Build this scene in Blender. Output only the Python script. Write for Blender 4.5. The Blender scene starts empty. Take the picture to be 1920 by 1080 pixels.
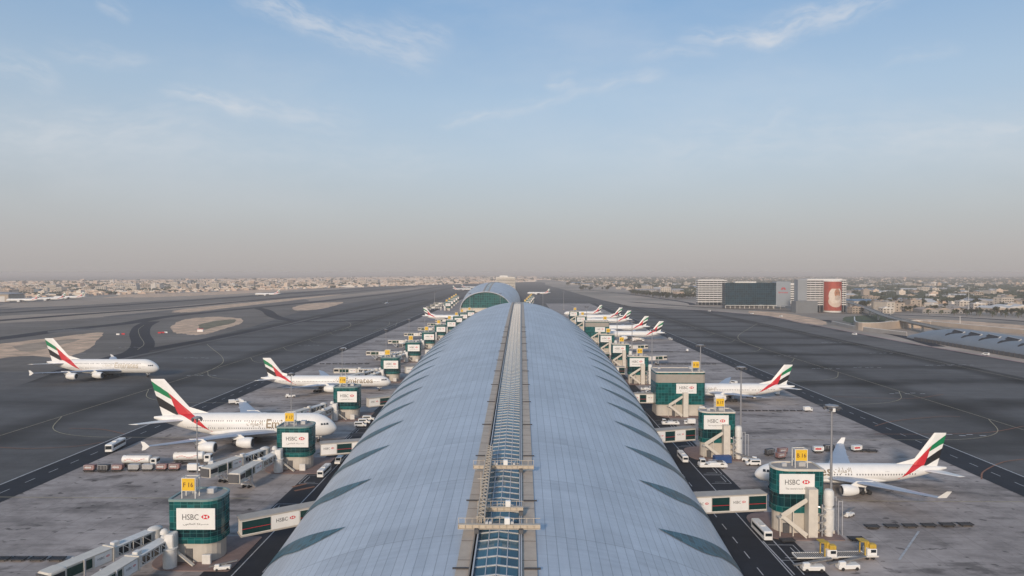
import bpy, bmesh, math, random
from mathutils import Vector, Matrix
random.seed(7)
SC = bpy.context.scene
COL = SC.collection
R = math.radians
PI = math.pi
# ------------------------------------------------------------------ camera
CAMZ = 67.0
cd = bpy.data.cameras.new('camera'); cam = bpy.data.objects.new('camera', cd); COL.objects.link(cam)
cd.lens = 24; cd.sensor_width = 36; cd.clip_end = 80000; cd.clip_start = 0.5
cam.location = (0, 0, CAMZ)
cam.rotation_euler = (R(90 - 1.253), 0, R(0.761))
SC.camera = cam
CM = cam.rotation_euler.to_matrix()
def gp(px, py, z=0.0):
    'ground point (at height z) seen at a photo pixel'
    d = CM @ Vector(((px - 960) / 1280, (540 - py) / 1280, -1))
    t = (z - CAMZ) / d.z
    return (d.x * t, d.y * t)
def gy(px, Y, z=0.0):
    'world x of pixel column px at distance Y'
    d = CM @ Vector(((px - 960) / 1280, 0, -1))
    return d.x / d.y * Y
# ------------------------------------------------------------------ materials
MATS = {}
def mat(name, col, rough=0.7, metal=0.0, var=0.0, vscale=1.0, bump=0.0, spec=0.5, emit=0.0, rnd=0.0):
    if name in MATS: return MATS[name]
    m = bpy.data.materials.new(name); m.use_nodes = True; MATS[name] = m
    nt = m.node_tree; b = nt.nodes['Principled BSDF']
    b.inputs['Base Color'].default_value = (*col, 1); b.inputs['Roughness'].default_value = rough
    b.inputs['Metallic'].default_value = metal; b.inputs['Specular IOR Level'].default_value = spec
    if emit:
        b.inputs['Emission Color'].default_value = (*col, 1); b.inputs['Emission Strength'].default_value = emit
    src = None
    if var > 0 or bump > 0:
        tc = nt.nodes.new('ShaderNodeTexCoord'); n = nt.nodes.new('ShaderNodeTexNoise')
        n.inputs['Scale'].default_value = vscale; n.inputs['Detail'].default_value = 6; n.inputs['Roughness'].default_value = 0.65
        nt.links.new(tc.outputs['Object'], n.inputs['Vector'])
        mr = nt.nodes.new('ShaderNodeMapRange'); mr.inputs[1].default_value = .3; mr.inputs[2].default_value = .7
        mr.inputs[3].default_value = 1 - var; mr.inputs[4].default_value = 1 + var
        nt.links.new(n.outputs['Fac'], mr.inputs[0]); src = mr.outputs[0]
        if bump:
            bp = nt.nodes.new('ShaderNodeBump'); bp.inputs['Strength'].default_value = bump; bp.inputs['Distance'].default_value = .05
            nt.links.new(n.outputs['Fac'], bp.inputs['Height']); nt.links.new(bp.outputs[0], b.inputs['Normal'])
    if rnd > 0:
        g = nt.nodes.new('ShaderNodeObjectInfo'); mr2 = nt.nodes.new('ShaderNodeMapRange')
        mr2.inputs[3].default_value = 1 - rnd; mr2.inputs[4].default_value = 1 + rnd
        nt.links.new(g.outputs['Random'], mr2.inputs[0])
        if src:
            mu = nt.nodes.new('ShaderNodeMath'); mu.operation = 'MULTIPLY'
            nt.links.new(src, mu.inputs[0]); nt.links.new(mr2.outputs[0], mu.inputs[1]); src = mu.outputs[0]
        else: src = mr2.outputs[0]
    if src:
        v = nt.nodes.new('ShaderNodeVectorMath'); v.operation = 'SCALE'; v.inputs[0].default_value = col
        nt.links.new(src, v.inputs['Scale']); nt.links.new(v.outputs[0], b.inputs['Base Color'])
    return m
class NT:
    'tiny helper for node materials'
    def __init__(s, name, rough=.7):
        s.m = bpy.data.materials.new(name); MATS[name] = s.m; s.m.use_nodes = True; s.t = s.m.node_tree
        s.b = s.t.nodes['Principled BSDF']; s.b.inputs['Roughness'].default_value = rough
    def n(s, typ, **kw):
        x = s.t.nodes.new(typ)
        for k, v in kw.items(): setattr(x, k, v)
        return x
    def put(s, sock, v):
        if isinstance(v, bpy.types.NodeSocket): s.t.links.new(v, sock)
        else: sock.default_value = v
    def math(s, op, a, b=None, c=None):
        x = s.n('ShaderNodeMath', operation=op); s.put(x.inputs[0], a)
        if b is not None: s.put(x.inputs[1], b)
        if c is not None: s.put(x.inputs[2], c)
        return x.outputs[0]
    def noise(s, vec, scale, detail=5, rough=.6, sc3=None):
        if sc3:
            mp = s.n('ShaderNodeMapping'); mp.inputs['Scale'].default_value = sc3; s.put(mp.inputs[0], vec); vec = mp.outputs[0]
        x = s.n('ShaderNodeTexNoise'); s.put(x.inputs['Vector'], vec); x.inputs['Scale'].default_value = scale
        x.inputs['Detail'].default_value = detail; x.inputs['Roughness'].default_value = rough
        return x.outputs['Fac']
    def ramp(s, v, lo, hi, a=0., b=1.):
        x = s.n('ShaderNodeMapRange'); x.interpolation_type = 'SMOOTHSTEP'
        s.put(x.inputs[0], v)
        for i, k in enumerate((lo, hi, a, b)): x.inputs[i + 1].default_value = k
        return x.outputs[0]
    def mix(s, f, a, b):
        x = s.n('ShaderNodeMix', data_type='RGBA'); s.put(x.inputs[0], f)
        s.put(x.inputs[6], (*a, 1) if isinstance(a, tuple) else a); s.put(x.inputs[7], (*b, 1) if isinstance(b, tuple) else b)
        return x.outputs[2]
    def scale(s, c, f):
        x = s.n('ShaderNodeVectorMath', operation='SCALE'); s.put(x.inputs[0], c); s.put(x.inputs['Scale'], f); return x.outputs[0]
    def obj(s): return s.n('ShaderNodeTexCoord').outputs['Object']
    def sep(s, v):
        x = s.n('ShaderNodeSeparateXYZ'); s.put(x.inputs[0], v); return x.outputs
    def out(s, c, rough=None):
        s.put(s.b.inputs['Base Color'], c)
        if rough is not None: s.put(s.b.inputs['Roughness'], rough)
        return s.m
# ------------------------------------------------------------------ mesh builder
class MB:
    def __init__(s): s.v = []; s.f = []; s.mi = []; s.cur = 0; s.M = Matrix(); s.uv = None
    def tf(s, M): s.M = M; return s
    def add(s, vs, fs, m=None):
        k = len(s.v); s.v += [tuple(s.M @ Vector(p)) for p in vs]
        s.f += [tuple(i + k for i in f) for f in fs]; s.mi += [s.cur if m is None else m] * len(fs); return s
    def box(s, x0, x1, y0, y1, z0, z1, m=None):
        return s.add([(x0,y0,z0),(x1,y0,z0),(x1,y1,z0),(x0,y1,z0),(x0,y0,z1),(x1,y0,z1),(x1,y1,z1),(x0,y1,z1)],
            [(3,2,1,0),(4,5,6,7),(0,1,5,4),(1,2,6,5),(2,3,7,6),(3,0,4,7)], m)
    def cbox(s, c, sz, m=None):
        return s.box(c[0]-sz[0]/2, c[0]+sz[0]/2, c[1]-sz[1]/2, c[1]+sz[1]/2, c[2]-sz[2]/2, c[2]+sz[2]/2, m)
    def chbox(s, x0, x1, y0, y1, z0, z1, b, m=None):
        'box with chamfered vertical and top edges'
        r0 = [(x0+b,y0),(x1-b,y0),(x1,y0+b),(x1,y1-b),(x1-b,y1),(x0+b,y1),(x0,y1-b),(x0,y0+b)]
        cx, cy = (x0+x1)/2, (y0+y1)/2
        def ins(p): return (p[0]+(b if p[0]<cx else -b)*.7, p[1]+(b if p[1]<cy else -b)*.7)
        vs = [(*p, z0) for p in r0] + [(*p, z1-b) for p in r0] + [(*ins(p), z1) for p in r0]
        fs = [tuple(range(7,-1,-1)), tuple(range(16,24))]
        for k in (0, 8):
            for i in range(8): j=(i+1)%8; fs.append((k+i, k+j, k+8+j, k+8+i))
        return s.add(vs, fs, m)
    def loft(s, rings, closed=True, cap=True, m=None):
        n = len(rings[0]); vs = [p for r in rings for p in r]; fs = []
        for k in range(len(rings)-1):
            for i in range(n if closed else n-1):
                j=(i+1)%n; fs.append((k*n+i, k*n+j, (k+1)*n+j, (k+1)*n+i))
        if cap and closed:
            fs.append(tuple(range(n-1,-1,-1))); fs.append(tuple(range((len(rings)-1)*n, len(rings)*n)))
        return s.add(vs, fs, m)
    def cyl(s, p0, p1, r0, r1=None, n=10, m=None, cap=True):
        r1 = r0 if r1 is None else r1
        p0 = Vector(p0); p1 = Vector(p1); d = (p1-p0).normalized()
        a = d.orthogonal().normalized(); b = d.cross(a)
        rg = [[tuple(p + (a*math.cos(2*PI*i/n)+b*math.sin(2*PI*i/n))*r) for i in range(n)] for p, r in ((p0,r0),(p1,r1))]
        return s.loft(rg, cap=cap, m=m)
    def bar(s, p0, p1, w, h=None, m=None):
        h = w if h is None else h
        p0 = Vector(p0); p1 = Vector(p1); d = (p1-p0).normalized()
        up = Vector((0,0,1)) if abs(d.z) < .95 else Vector((0,1,0))
        a = d.cross(up).normalized(); b = a.cross(d).normalized()
        rg = [[tuple(p+a*x*w/2+b*y*h/2) for x,y in ((-1,-1),(1,-1),(1,1),(-1,1))] for p in (p0,p1)]
        return s.loft(rg, m=m)
    def lathe(s, prof, n=20, m=None, c=(0,0)):
        rg = [[(c[0]+r*math.cos(2*PI*i/n), c[1]+r*math.sin(2*PI*i/n), z) for i in range(n)] for r, z in prof]
        return s.loft(rg, m=m)
    def prism(s, poly, z0, z1, m=None):
        n = len(poly); vs = [(x,y,z0) for x,y in poly]+[(x,y,z1) for x,y in poly]
        return s.add(vs, [tuple(range(n-1,-1,-1)), tuple(range(n,2*n))]+[(i,(i+1)%n,n+(i+1)%n,n+i) for i in range(n)], m)
    def build(s, name, mats, parent=None, smooth=False, fix=True, uvs=None):
        me = bpy.data.meshes.new(name); me.from_pydata(s.v, [], s.f)
        if not isinstance(mats, (list, tuple)): mats = [mats]
        for m in mats: me.materials.append(m)
        if len(mats) > 1: me.polygons.foreach_set('material_index', s.mi)
        if fix:
            bm = bmesh.new(); bm.from_mesh(me); bmesh.ops.recalc_face_normals(bm, faces=bm.faces); bm.to_mesh(me); bm.free()
        if smooth:
            me.shade_smooth()
            try: me.set_sharp_from_angle(angle=R(38))
            except Exception: pass
        o = bpy.data.objects.new(name, me); COL.objects.link(o)
        if parent: o.parent = parent
        return o
def tag(o, label=None, cat=None, group=None, kind=None):
    if label: o['label'] = label
    if cat: o['category'] = cat
    if group: o['group'] = group
    if kind: o['kind'] = kind
    return o
def empty(name, loc=(0,0,0), rz=0, label=None, cat=None, group=None, sc=1):
    o = bpy.data.objects.new(name, None); COL.objects.link(o); o.location = loc; o.rotation_euler = (0,0,rz)
    o.scale = (sc,sc,sc); o.empty_display_size = 1
    return tag(o, label, cat, group)
KIDS = {}
FARSKIP = ('cabin_door','cabin_windows','flap_fairing','engine_core','engine_fan','wheel','title_lettering','cockpit_windows','pylon','winglet','belly_fairing')
def copy_tree(o, parent=None, skip=()):
    c = o.copy(); COL.objects.link(c); c.parent = parent
    if parent is not None: c.matrix_parent_inverse = o.matrix_parent_inverse.copy()
    for ch in list(o.children):
        if ch.name.split('.')[0] not in skip: copy_tree(ch, c, skip)
    return c
def place(proto, used, loc, rz=0, label=None, cat=None, group=None, sc=None, skip=()):
    'first use moves the prototype itself, then copies'
    if proto.name in used: o = copy_tree(proto, None, skip)
    else: o = proto; used.add(proto.name)
    o.location = (loc[0], loc[1], loc[2] if len(loc) > 2 else 0); o.rotation_euler = (0,0,rz)
    if sc: o.scale = (sc,sc,sc) if not isinstance(sc, tuple) else sc
    if label: o['label'] = label
    if cat: o['category'] = cat
    if group: o['group'] = group
    elif 'group' in o: del o['group']
    return o
USED = set()
# text meshes (vertices in x,y plane, centred)
_tx = {}
def text_mesh(s, h=1.0, w=None, bold=False, cuts=0):
    cu = bpy.data.curves.new('lettering', 'FONT'); cu.body = s; cu.size = 1; cu.resolution_u = 2
    cu.align_x = 'LEFT'; cu.offset = 0.012 if bold else 0
    ob = bpy.data.objects.new('lettering', cu); COL.objects.link(ob)
    dg = bpy.context.evaluated_depsgraph_get(); me = bpy.data.meshes.new_from_object(ob.evaluated_get(dg))
    bpy.data.objects.remove(ob); bm = bmesh.new(); bm.from_mesh(me)
    bmesh.ops.remove_doubles(bm, verts=bm.verts, dist=1e-5)
    xs = [v.co.x for v in bm.verts]; ys = [v.co.y for v in bm.verts]
    x0, x1, y0, y1 = min(xs), max(xs), min(ys), max(ys)
    k = h / .72; kx = k if w is None else w / (x1-x0)
    for v in bm.verts: v.co.x = (v.co.x-(x0+x1)/2)*kx; v.co.y = (v.co.y-.36)*k
    if cuts:
        for i in range(1, cuts):
            y = (y0-.36)*k + (y1-y0)*k*i/cuts
            bmesh.ops.bisect_plane(bm, geom=bm.verts[:]+bm.edges[:]+bm.faces[:], plane_co=(0,y,0), plane_no=(0,1,0))
    vs = [tuple(v.co) for v in bm.verts]; bm.verts.index_update()
    fs = [tuple(v.index for v in f.verts) for f in bm.faces]; bm.free(); bpy.data.meshes.remove(me)
    return vs, fs
def put_text(mb, s, M, h, w=None, bold=False, d=.03):
    'flat text in the local x (right) / z (up) plane facing -y'
    key = (s, h, w, bold)
    if key not in _tx: _tx[key] = text_mesh(s, h, w, bold)
    vs, fs = _tx[key]; old = mb.M; mb.M = M
    mb.add([(x, -d, y) for x, y, _ in vs], fs); mb.M = old
def emblem(mb, M, w, d=.03):
    'red and white hexagon made of four triangles'
    h = w/2; a = w/4; old = mb.M; mb.M = M
    P = lambda x, z: (x, -d, z)
    mb.add([P(-w/2,0),P(-a,-h/2),P(-a,h/2)], [(0,1,2)]); mb.add([P(w/2,0),P(a,h/2),P(a,-h/2)], [(0,1,2)])
    mb.add([P(-a,h/2),P(0,0),P(a,h/2)], [(0,1,2)]); mb.add([P(-a,-h/2),P(a,-h/2),P(0,0)], [(0,1,2)]); mb.M = old
WHITE = mat('white_paint', (.78,.77,.74), .45, var=.04, vscale=.6)
CREAM = mat('cream_panel', (.62,.57,.49), .6, var=.1, vscale=.5, bump=.1)
OFFW = mat('weathered_white', (.66,.64,.60), .6, var=.12, vscale=.8)
BLACK = mat('black_rubber', (.02,.02,.022), .8)
DKGREY = mat('dark_grey_metal', (.09,.09,.095), .6, var=.2, vscale=2)
GREY = mat('grey_metal', (.3,.3,.31), .5, metal=.3, var=.1, vscale=2)
LGREY = mat('light_grey_metal', (.5,.5,.5), .5, metal=.2, var=.1, vscale=2)
RED = mat('red_paint', (.55,.02,.03), .45)
GREEN = mat('flag_green', (.0,.19,.07), .45)
FBLACK = mat('flag_black', (.012,.012,.014), .45)
GOLD = mat('gold_letter', (.22,.165,.10), .4)
GLASSD = mat('dark_glass', (.012,.02,.028), .12)
YEL = mat('yellow_paint', (.75,.46,.02), .5, var=.08, vscale=1)
TXT = mat('sign_black', (.04,.04,.045), .6)
LOGOR = mat('logo_red', (.6,.01,.03), .5)
BLUE = mat('blue_paint', (.03,.08,.22), .5, var=.1)
SILVER = mat('silver_metal', (.5,.5,.5), .38, metal=.6, var=.15, vscale=1.5)
ORANGE = mat('orange_paint', (.6,.2,.03), .5)
# ------------------------------------------------------------------ aircraft (nose towards +x, origin on the ground)
SPEC = {
 'quad': dict(L=72.7, ry=3.75, rz=4.5, cz=6.95, nose=.13, tail=.62, fin=((-19.5,-33.2),(-32.2,-37.6),10.6,24.8), fdome=1,
    wing=[(2.6,14.5,18.5,4.3,2.2),(13,5.5,12.2,5.6,1.3),(26,-5.2,7.6,6.7,.8),(38.5,-14.6,4.0,8.0,.35),(39.6,-16.2,2.4,8.1,.2)],
    eng=[(14.9,7.6,3.25,1.95),(25.7,-1.6,4.2,1.95)], tp=[(1.0,-22.5,10.5,8.6,.9),(15.2,-34.2,3.8,10.0,.3)], wl='fence',
    gear=[(-1.5,2.7),(-1.5,-2.7),(0.5,6.1),(0.5,-6.1)], gx=29, doors=2, em=(19,15.2,3.5,8.0), ar=(31.2,6.2,2.0,8.1),
    rows=((6.1,-22,27),(8.9,-17,26))),
 'long': dict(L=73.9, ry=3.1, rz=3.1, cz=5.55, nose=.085, tail=.70, fin=((-23,-32.6),(-31.4,-35.9),8.0,18.6), fdome=0,
    wing=[(2.0,9.5,14.5,4.0,1.8),(10,3.2,9.0,4.8,1.0),(20,-3.2,5.6,5.6,.6),(29.5,-9.6,2.9,6.7,.25),(32.3,-13.0,.7,7.0,.1)],
    eng=[(9.6,6.6,2.75,1.95)], tp=[(.8,-27,7.6,6.6,.7),(10.8,-34,2.8,7.4,.2)], wl=None,
    gear=[(-3.2,5.2),(-3.2,-5.2)], gx=30.5, doors=1, em=(17.5,16,3.0,6.4), ar=(29.2,5.6,1.5,6.5), rows=((5.75,-26,31),)),
 'short': dict(L=58.8, ry=2.82, rz=2.82, cz=5.2, nose=.1, tail=.66, fin=((-18.0,-26.6),(-25.6,-29.3),7.4,17.6), fdome=0,
    wing=[(1.8,8.8,11.5,4.0,1.5),(9.4,2.8,7.6,4.8,.9),(19,-3.0,4.9,5.8,.5),(29.0,-9.2,2.4,6.9,.25)],
    eng=[(9.3,5.8,2.65,1.6)], tp=[(.7,-21.2,6.6,6.1,.6),(9.7,-26.8,2.3,6.9,.2)], wl='canted',
    gear=[(-2.2,4.9),(-2.2,-4.9)], gx=24.5, doors=1, em=(15.2,14.5,2.8,6.45), ar=(25.8,5.4,1.5,6.6), rows=((5.35,-19,24),)),
}
def fus_at(S, x):
    L = S['L']; t = (L/2-x)/L; t = min(max(t, 0), 1); ry, rz, cz = S['ry'], S['rz'], S['cz']
    if t < S['nose']:
        u = 1-t/S['nose']; f = max(1-u**2.1, 0)**.58; c = cz-(.36 if rz > 4 else .24)*rz*u**1.5
        return ry*f, rz*f, c
    if t > S['tail']:
        u = (t-S['tail'])/(1-S['tail']); f = 1-.90*u**1.55; top = cz+rz-.35*rz*u*u
        return ry*(1-.92*u**1.45), rz*f, top-rz*f
    return ry, rz, cz
def surf_y(S, x, z, off=.05):
    a, b, c = fus_at(S, x); q = min(abs((z-c)/max(b,.01)), .995)
    return a*math.sqrt(1-q*q)+off
WINGM = mat('wing_grey', (.40,.44,.50), .38, metal=.25, var=.06, vscale=.4)
def airfoil(y, xl, ch, z, th):
    pr = [(0,0),(.06,.4),(.25,.55),(.55,.42),(1,.04),(1,-.04),(.55,-.3),(.25,-.42),(.06,-.32)]
    return [(xl-ch*u, y, z+th*w) for u, w in pr]
def make_plane(kind):
    S = SPEC[kind]; L = S['L']; root = empty('airliner')
    # fuselage
    mb = MB(); n = 28; st = [0,.003,.009,.018,.03,.045,.062,.082,.1,.13,.2,.35,.5,.6,.66,.7,.74,.78,.82,.86,.9,.94,.97,.99,1]
    rg = []
    for t in st:
        x = L/2-t*L; a, b, c = fus_at(S, x); a = max(a,.03); b = max(b,.03)
        rg.append([(x, a*math.sin(2*PI*i/n), c+b*math.cos(2*PI*i/n)) for i in range(n)])
    mb.loft(rg)
    fu = mb.build('fuselage', WHITE, root, smooth=True)
    # belly fairing
    mb = MB(); rg = []
    for x, k in ((15,.25),(12,.8),(6,1),(-6,1),(-12,.75),(-16,.2)):
        kk = L/72.7; w = S['ry']*1.05*k; zc = S['cz']-S['rz']*.62
        rg.append([(x*kk, w*math.sin(2*PI*i/14), zc+S['rz']*.5*k*math.cos(2*PI*i/14)) for i in range(14)])
    mb.loft(rg); mb.build('belly_fairing', WHITE, root, smooth=True)
    # windows
    mb = MB()
    for z, x0, x1 in S['rows']:
        x = x0*1.0
        while x < x1:
            if int(x*7) % 23 > 1:
                for sg in (1,-1):
                    p = [(x,z-.22),(x+.34,z-.22),(x+.34,z+.24),(x,z+.24)]
                    mb.add([(a, sg*surf_y(S,a,b,.03), b) for a,b in p], [(0,1,2,3)])
            x += .86
    mb.build('cabin_windows', mat('cabin_glass',(.16,.16,.17),.3), root)
    nx = L/2
    zc = S['cz']+S['rz']*(.16 if kind=='quad' else .36); dx = 2.6 if kind=='quad' else 1.9
    for sg in (1,-1):
        mb = MB()
        for k in range(3):
            xa, xb = nx-dx-.95*k, nx-dx-.95*k-.82
            p = [(xa,zc-.35),(xb,zc-.33),(xb,zc+.38),(xa-.2,zc+.33)]
            mb.add([(a, sg*surf_y(S,a,b,.06), b) for a,b in p], [(0,1,2,3)])
        mb.build('cockpit_windows', GLASSD, root)
    # doors outline
    for xd in (nx-.115*L, nx-.27*L, nx-.68*L, nx-.84*L):
        for sg in (1,-1):
            mb = MB(); z0, z1 = S['rows'][0][0]-1.0, S['rows'][0][0]+.95
            for (a,b,c_,d_) in ((xd,z0,xd+.08,z1),(xd+1.1,z0,xd+1.18,z1)):
                mb.add([(q, sg*surf_y(S,q,r,.035), r) for q,r in ((a,b),(c_,b),(c_,d_),(a,d_))], [(0,1,2,3)])
            mb.add([(q, sg*surf_y(S,q,r,.035), r) for q,r in ((xd,z1-.06),(xd+1.18,z1-.06),(xd+1.18,z1),(xd,z1))], [(0,1,2,3)])
            mb.build('cabin_door', mat('door_seam',(.35,.35,.36),.6), root)
    # titles
    for (txt, (back,w,h,z)) in (('Emirates', S['em']), ('\ufe95\ufe8d\ufead\ufe8e\ufee3\ufef9\ufe8d', S['ar'])):
        vs, fs = text_mesh(txt, h*(1 if txt=='Emirates' else .9), w, bold=(txt=='Emirates'), cuts=7)
        for sg in (-1, 1):
            mb = MB(); q = [( (nx-back)+ (x if sg<0 else -x), z+y) for x,y,_ in vs]
            mb.add([(a, sg*surf_y(S,a,b,.07), b) for a,b in q], fs)
            mb.build('title_lettering', GOLD, root)
    # wings
    for sg in (1,-1):
        mb = MB(); W = S['wing']
        mb.loft([[(x, sg*y, z) for x,y,z in airfoil(*w)] for w in W])
        yt, xt, ct, zt, _ = W[-1]
        w = mb.build('wing', WINGM, root, smooth=True)
        for (y, xa, hh) in ([(W[1][0]*.8, 0,0),(W[2][0]*.95,0,0),(W[2][0]*1.25,0,0)]):
            yy = y; k = next(i for i in range(len(W)-1) if W[i][0] <= yy <= W[i+1][0]); u = (yy-W[k][0])/(W[k+1][0]-W[k][0])
            xl = W[k][1]*(1-u)+W[k+1][1]*u; ch = W[k][2]*(1-u)+W[k+1][2]*u; z = W[k][3]*(1-u)+W[k+1][3]*u
            mb = MB(); mb.loft([[(xl-ch*a, sg*yy+r*math.cos(2*PI*i/8), z-.45+r*1.3*math.sin(2*PI*i/8)) for i in range(8)] for a,r in ((.55,.05),(.75,.32),(1.0,.3),(1.12,.04))])
            mb.build('flap_fairing', WINGM, w, smooth=True)
        if S['wl'] == 'fence':
            mb = MB(); mb.loft([[(xt-.2-1.2*0, sg*(yt+.1), zt),(xt-2.6, sg*(yt+.1), zt),(xt-2.6, sg*(yt+.22), zt),(xt-.2, sg*(yt+.22), zt)],
                [(xt-2.0, sg*(yt+.1), zt+1.5),(xt-3.2, sg*(yt+.1), zt+1.7),(xt-3.2, sg*(yt+.2), zt+1.7),(xt-2.0, sg*(yt+.2), zt+1.5)]])
            mb.loft([[(xt-.2, sg*(yt+.1), zt),(xt-2.6, sg*(yt+.1), zt),(xt-2.6, sg*(yt+.22), zt),(xt-.2, sg*(yt+.22), zt)],
                [(xt-1.8, sg*(yt+.1), zt-1.2),(xt-2.9, sg*(yt+.1), zt-1.4),(xt-2.9, sg*(yt+.2), zt-1.4),(xt-1.8, sg*(yt+.2), zt-1.2)]])
            mb.build('winglet', WHITE, w)
        elif S['wl'] == 'canted':
            mb = MB(); mb.loft([[(xt, sg*yt, zt),(xt-2.4, sg*yt, zt),(xt-2.4, sg*yt, zt+.15),(xt, sg*yt, zt+.15)],
                [(xt-2.0, sg*(yt+.7), zt+1.9),(xt-3.3, sg*(yt+.7), zt+1.9),(xt-3.3, sg*(yt+.75), zt+2.0),(xt-2.0, sg*(yt+.75), zt+2.0)]])
            mb.build('winglet', WHITE, w)
        # engines
        for (ey, ex, ez, er) in S['eng']:
            y = sg*ey; mb = MB(); prof = [(0,.82),(.12,.95),(.5,1.04),(1.6,1.07),(3.0,1.0),(4.2,.82),(4.9,.70)]
            k = er/1.95*1.12; rg = [[(ex+1.2-p*k*1.05, y+er*r*math.sin(2*PI*i/20), ez+er*r*math.cos(2*PI*i/20)) for i in range(20)] for p,r in prof]
            rin = [[(ex+1.2-p*k, y+er*r*math.sin(2*PI*i/20), ez+er*r*math.cos(2*PI*i/20)) for i in range(20)] for p,r in ((.9,.74),(.3,.78),(0,.82))]
            mb.loft([rin[2]]+rg[1:], cap=False)
            e = mb.build('engine', WHITE, w, smooth=True)
            # sub-sub parts are folded into the engine as parts of the wing
            mb = MB(); mb.loft(rin, cap=False); mb.loft([[(ex+1.2-.85*k, y+er*.76*math.sin(2*PI*i/20), ez+er*.76*math.cos(2*PI*i/20)) for i in range(20)],
                [(ex+.3, y+.01*math.sin(2*PI*i/20), ez+.01*math.cos(2*PI*i/20)) for i in range(20)]])
            mb.build('engine_fan', DKGREY, w, smooth=True); mb = MB(); mb.loft([[(ex+1.2-q*k, y+er*r*math.sin(2*PI*i/16), ez+er*r*math.cos(2*PI*i/16)) for i in range(16)] for q,r in ((4.6,.66),(5.6,.48),(6.6,.1))])
            mb.build('engine_core', DKGREY, w, smooth=True)
            mb = MB(); zt2 = ez+er+1.1; mb.loft([[(ex-1.2,y-.22,ez+er*.8),(ex-5.8,y-.22,ez+er*.55),(ex-5.8,y+.22,ez+er*.55),(ex-1.2,y+.22,ez+er*.8)],
                [(ex-3.2,y-.18,zt2),(ex-8.2,y-.18,zt2),(ex-8.2,y+.18,zt2),(ex-3.2,y+.18,zt2)]])
            mb.build('pylon', WHITE, w)
        # tailplane
        mb = MB(); mb.loft([[(x, sg*y, z) for x,y,z in airfoil(*q)] for q in S['tp']])
        mb.build('tailplane', WHITE, root, smooth=True)
    # fin
    (rl, rt), (tl, tt), z0, z1 = S['fin']; zb = z0-2.2
    sl = (tl-rl)/(z1-z0); st_ = (tt-rt)/(z1-z0); fth = S['ry']*.16
    def fx(s, t): return (rl+(tl-rl)*t)*(1-s)+(rt+(tt-rt)*t)*s, z0+(z1-z0)*t
    def fy(s, t):
        w = fth*(1-.6*t); return w*min(1, s/.18)*(1 if s < .35 else (1-(s-.35)/.65*.93))
    mb = MB(); rg = []
    for t in (-.18,0,.5,.97,1.0):
        ring = []
        for s in (0,.06,.18,.35,.7,1): ring.append((s,1))
        for s in (.7,.35,.18,.06): ring.append((s,-1))
        k = .5 if t == 1 else 1
        rg.append([(fx(s,t)[0], q*max(fy(s,max(t,0)),.02)*k, fx(s,t)[1]) for s,q in ring])
    # dorsal root fillet
    mb.loft(rg); d = 3.2*S['L']/72.7
    mb.add([(rl+d*1.6, 0, S['cz']+S['rz']-.1),(rl-2, .35, S['cz']+S['rz']-.1),(rl-2,-.35,S['cz']+S['rz']-.1),(fx(0,.22)[0],0,fx(0,.22)[1])], [(0,1,3),(0,3,2),(1,2,3)])
    fin = mb.build('tail_fin', WHITE, root, smooth=False)
    polys = [(GREEN, 'green_flag_band', [(1,.94),(1,.68),(.8,.62),(.6,.53),(.38,.42),(.36,.62),(.58,.76),(.8,.86)]),
             (FBLACK,'black_flag_band', [(1,.53),(1,.24),(.8,.14),(.65,.05),(.5,-.03),(.46,.22),(.62,.33),(.8,.44)]),
             (RED, 'red_flag_band', [(.36,.62),(.28,.52),(.20,.38),(.13,.2),(.06,.0),(.0,-.08),(.46,-.08),(.49,.05),(.48,.2),(.44,.35),(.40,.46)])]
    for m, nm, pl in polys:
        bm = bmesh.new()
        vs = [bm.verts.new((s,t,0)) for s,t in pl]; bm.faces.new(vs)
        for q in (.06,.18,.35,.5,.7): bmesh.ops.bisect_plane(bm, geom=bm.verts[:]+bm.edges[:]+bm.faces[:], plane_co=(q,0,0), plane_no=(1,0,0))
        bm.verts.index_update(); V = [(v.co.x,v.co.y) for v in bm.verts]; F = [tuple(v.index for v in f.verts) for f in bm.faces]; bm.free()
        mb = MB()
        for sg in (1,-1): mb.add([(fx(s,t)[0], sg*(max(fy(s,max(t,0)),.02)+.05), fx(s,t)[1]) for s,t in V], F)
        mb.build(nm, m, fin)
    # fuselage swoosh
    mb = MB(); N = 16
    xr0, xr1 = fx(.09,.05)[0], fx(.5,.05)[0]; tipx = xr0+{'quad':10,'long':8.5,'short':6.0}[kind]
    for sg in (1,-1):
        rows = []
        for i in range(N+1):
            u = i/N; ph = R(6+118*u); xf = xr0+(tipx-.8-xr0)*u**1.15; xb = tipx+(xr1-tipx)*(1-u**1.6) if False else xr0+(tipx-xr0)*u + (xr1-xr0)*(1-u**3.5)
            row = []
            for k in range(7):
                x = xf+(xb-xf)*k/6; a,b,c = fus_at(S,x); row.append((x, sg*(a*math.sin(ph)+.05*math.sin(ph)), c+b*math.cos(ph)+.05*math.cos(ph)))
            rows.append(row)
        mb.loft(rows, closed=False, cap=False)
    mb.build('red_swoosh', RED, root, smooth=True)
    # gear
    for gx_, gy_ in S['gear']:
        mb = MB(); mb.cyl((gx_,gy_,1.0),(gx_,gy_*.96,S['cz']-S['rz']*.5),.28,n=8); mb.bar((gx_-1.7,gy_,.72),(gx_+1.7,gy_,.72),.3)
        g = mb.build('main_gear', LGREY, root); mb = MB()
        for a in ((-1.55,0,1.55) if kind!='short' else (-1,1)):
            for b in (-.62,.62): mb = MB(); mb.cyl((gx_+a,gy_+b-.24,.68),(gx_+a,gy_+b+.24,.68),.68,n=14); mb.build('wheel', BLACK, g)
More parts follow.
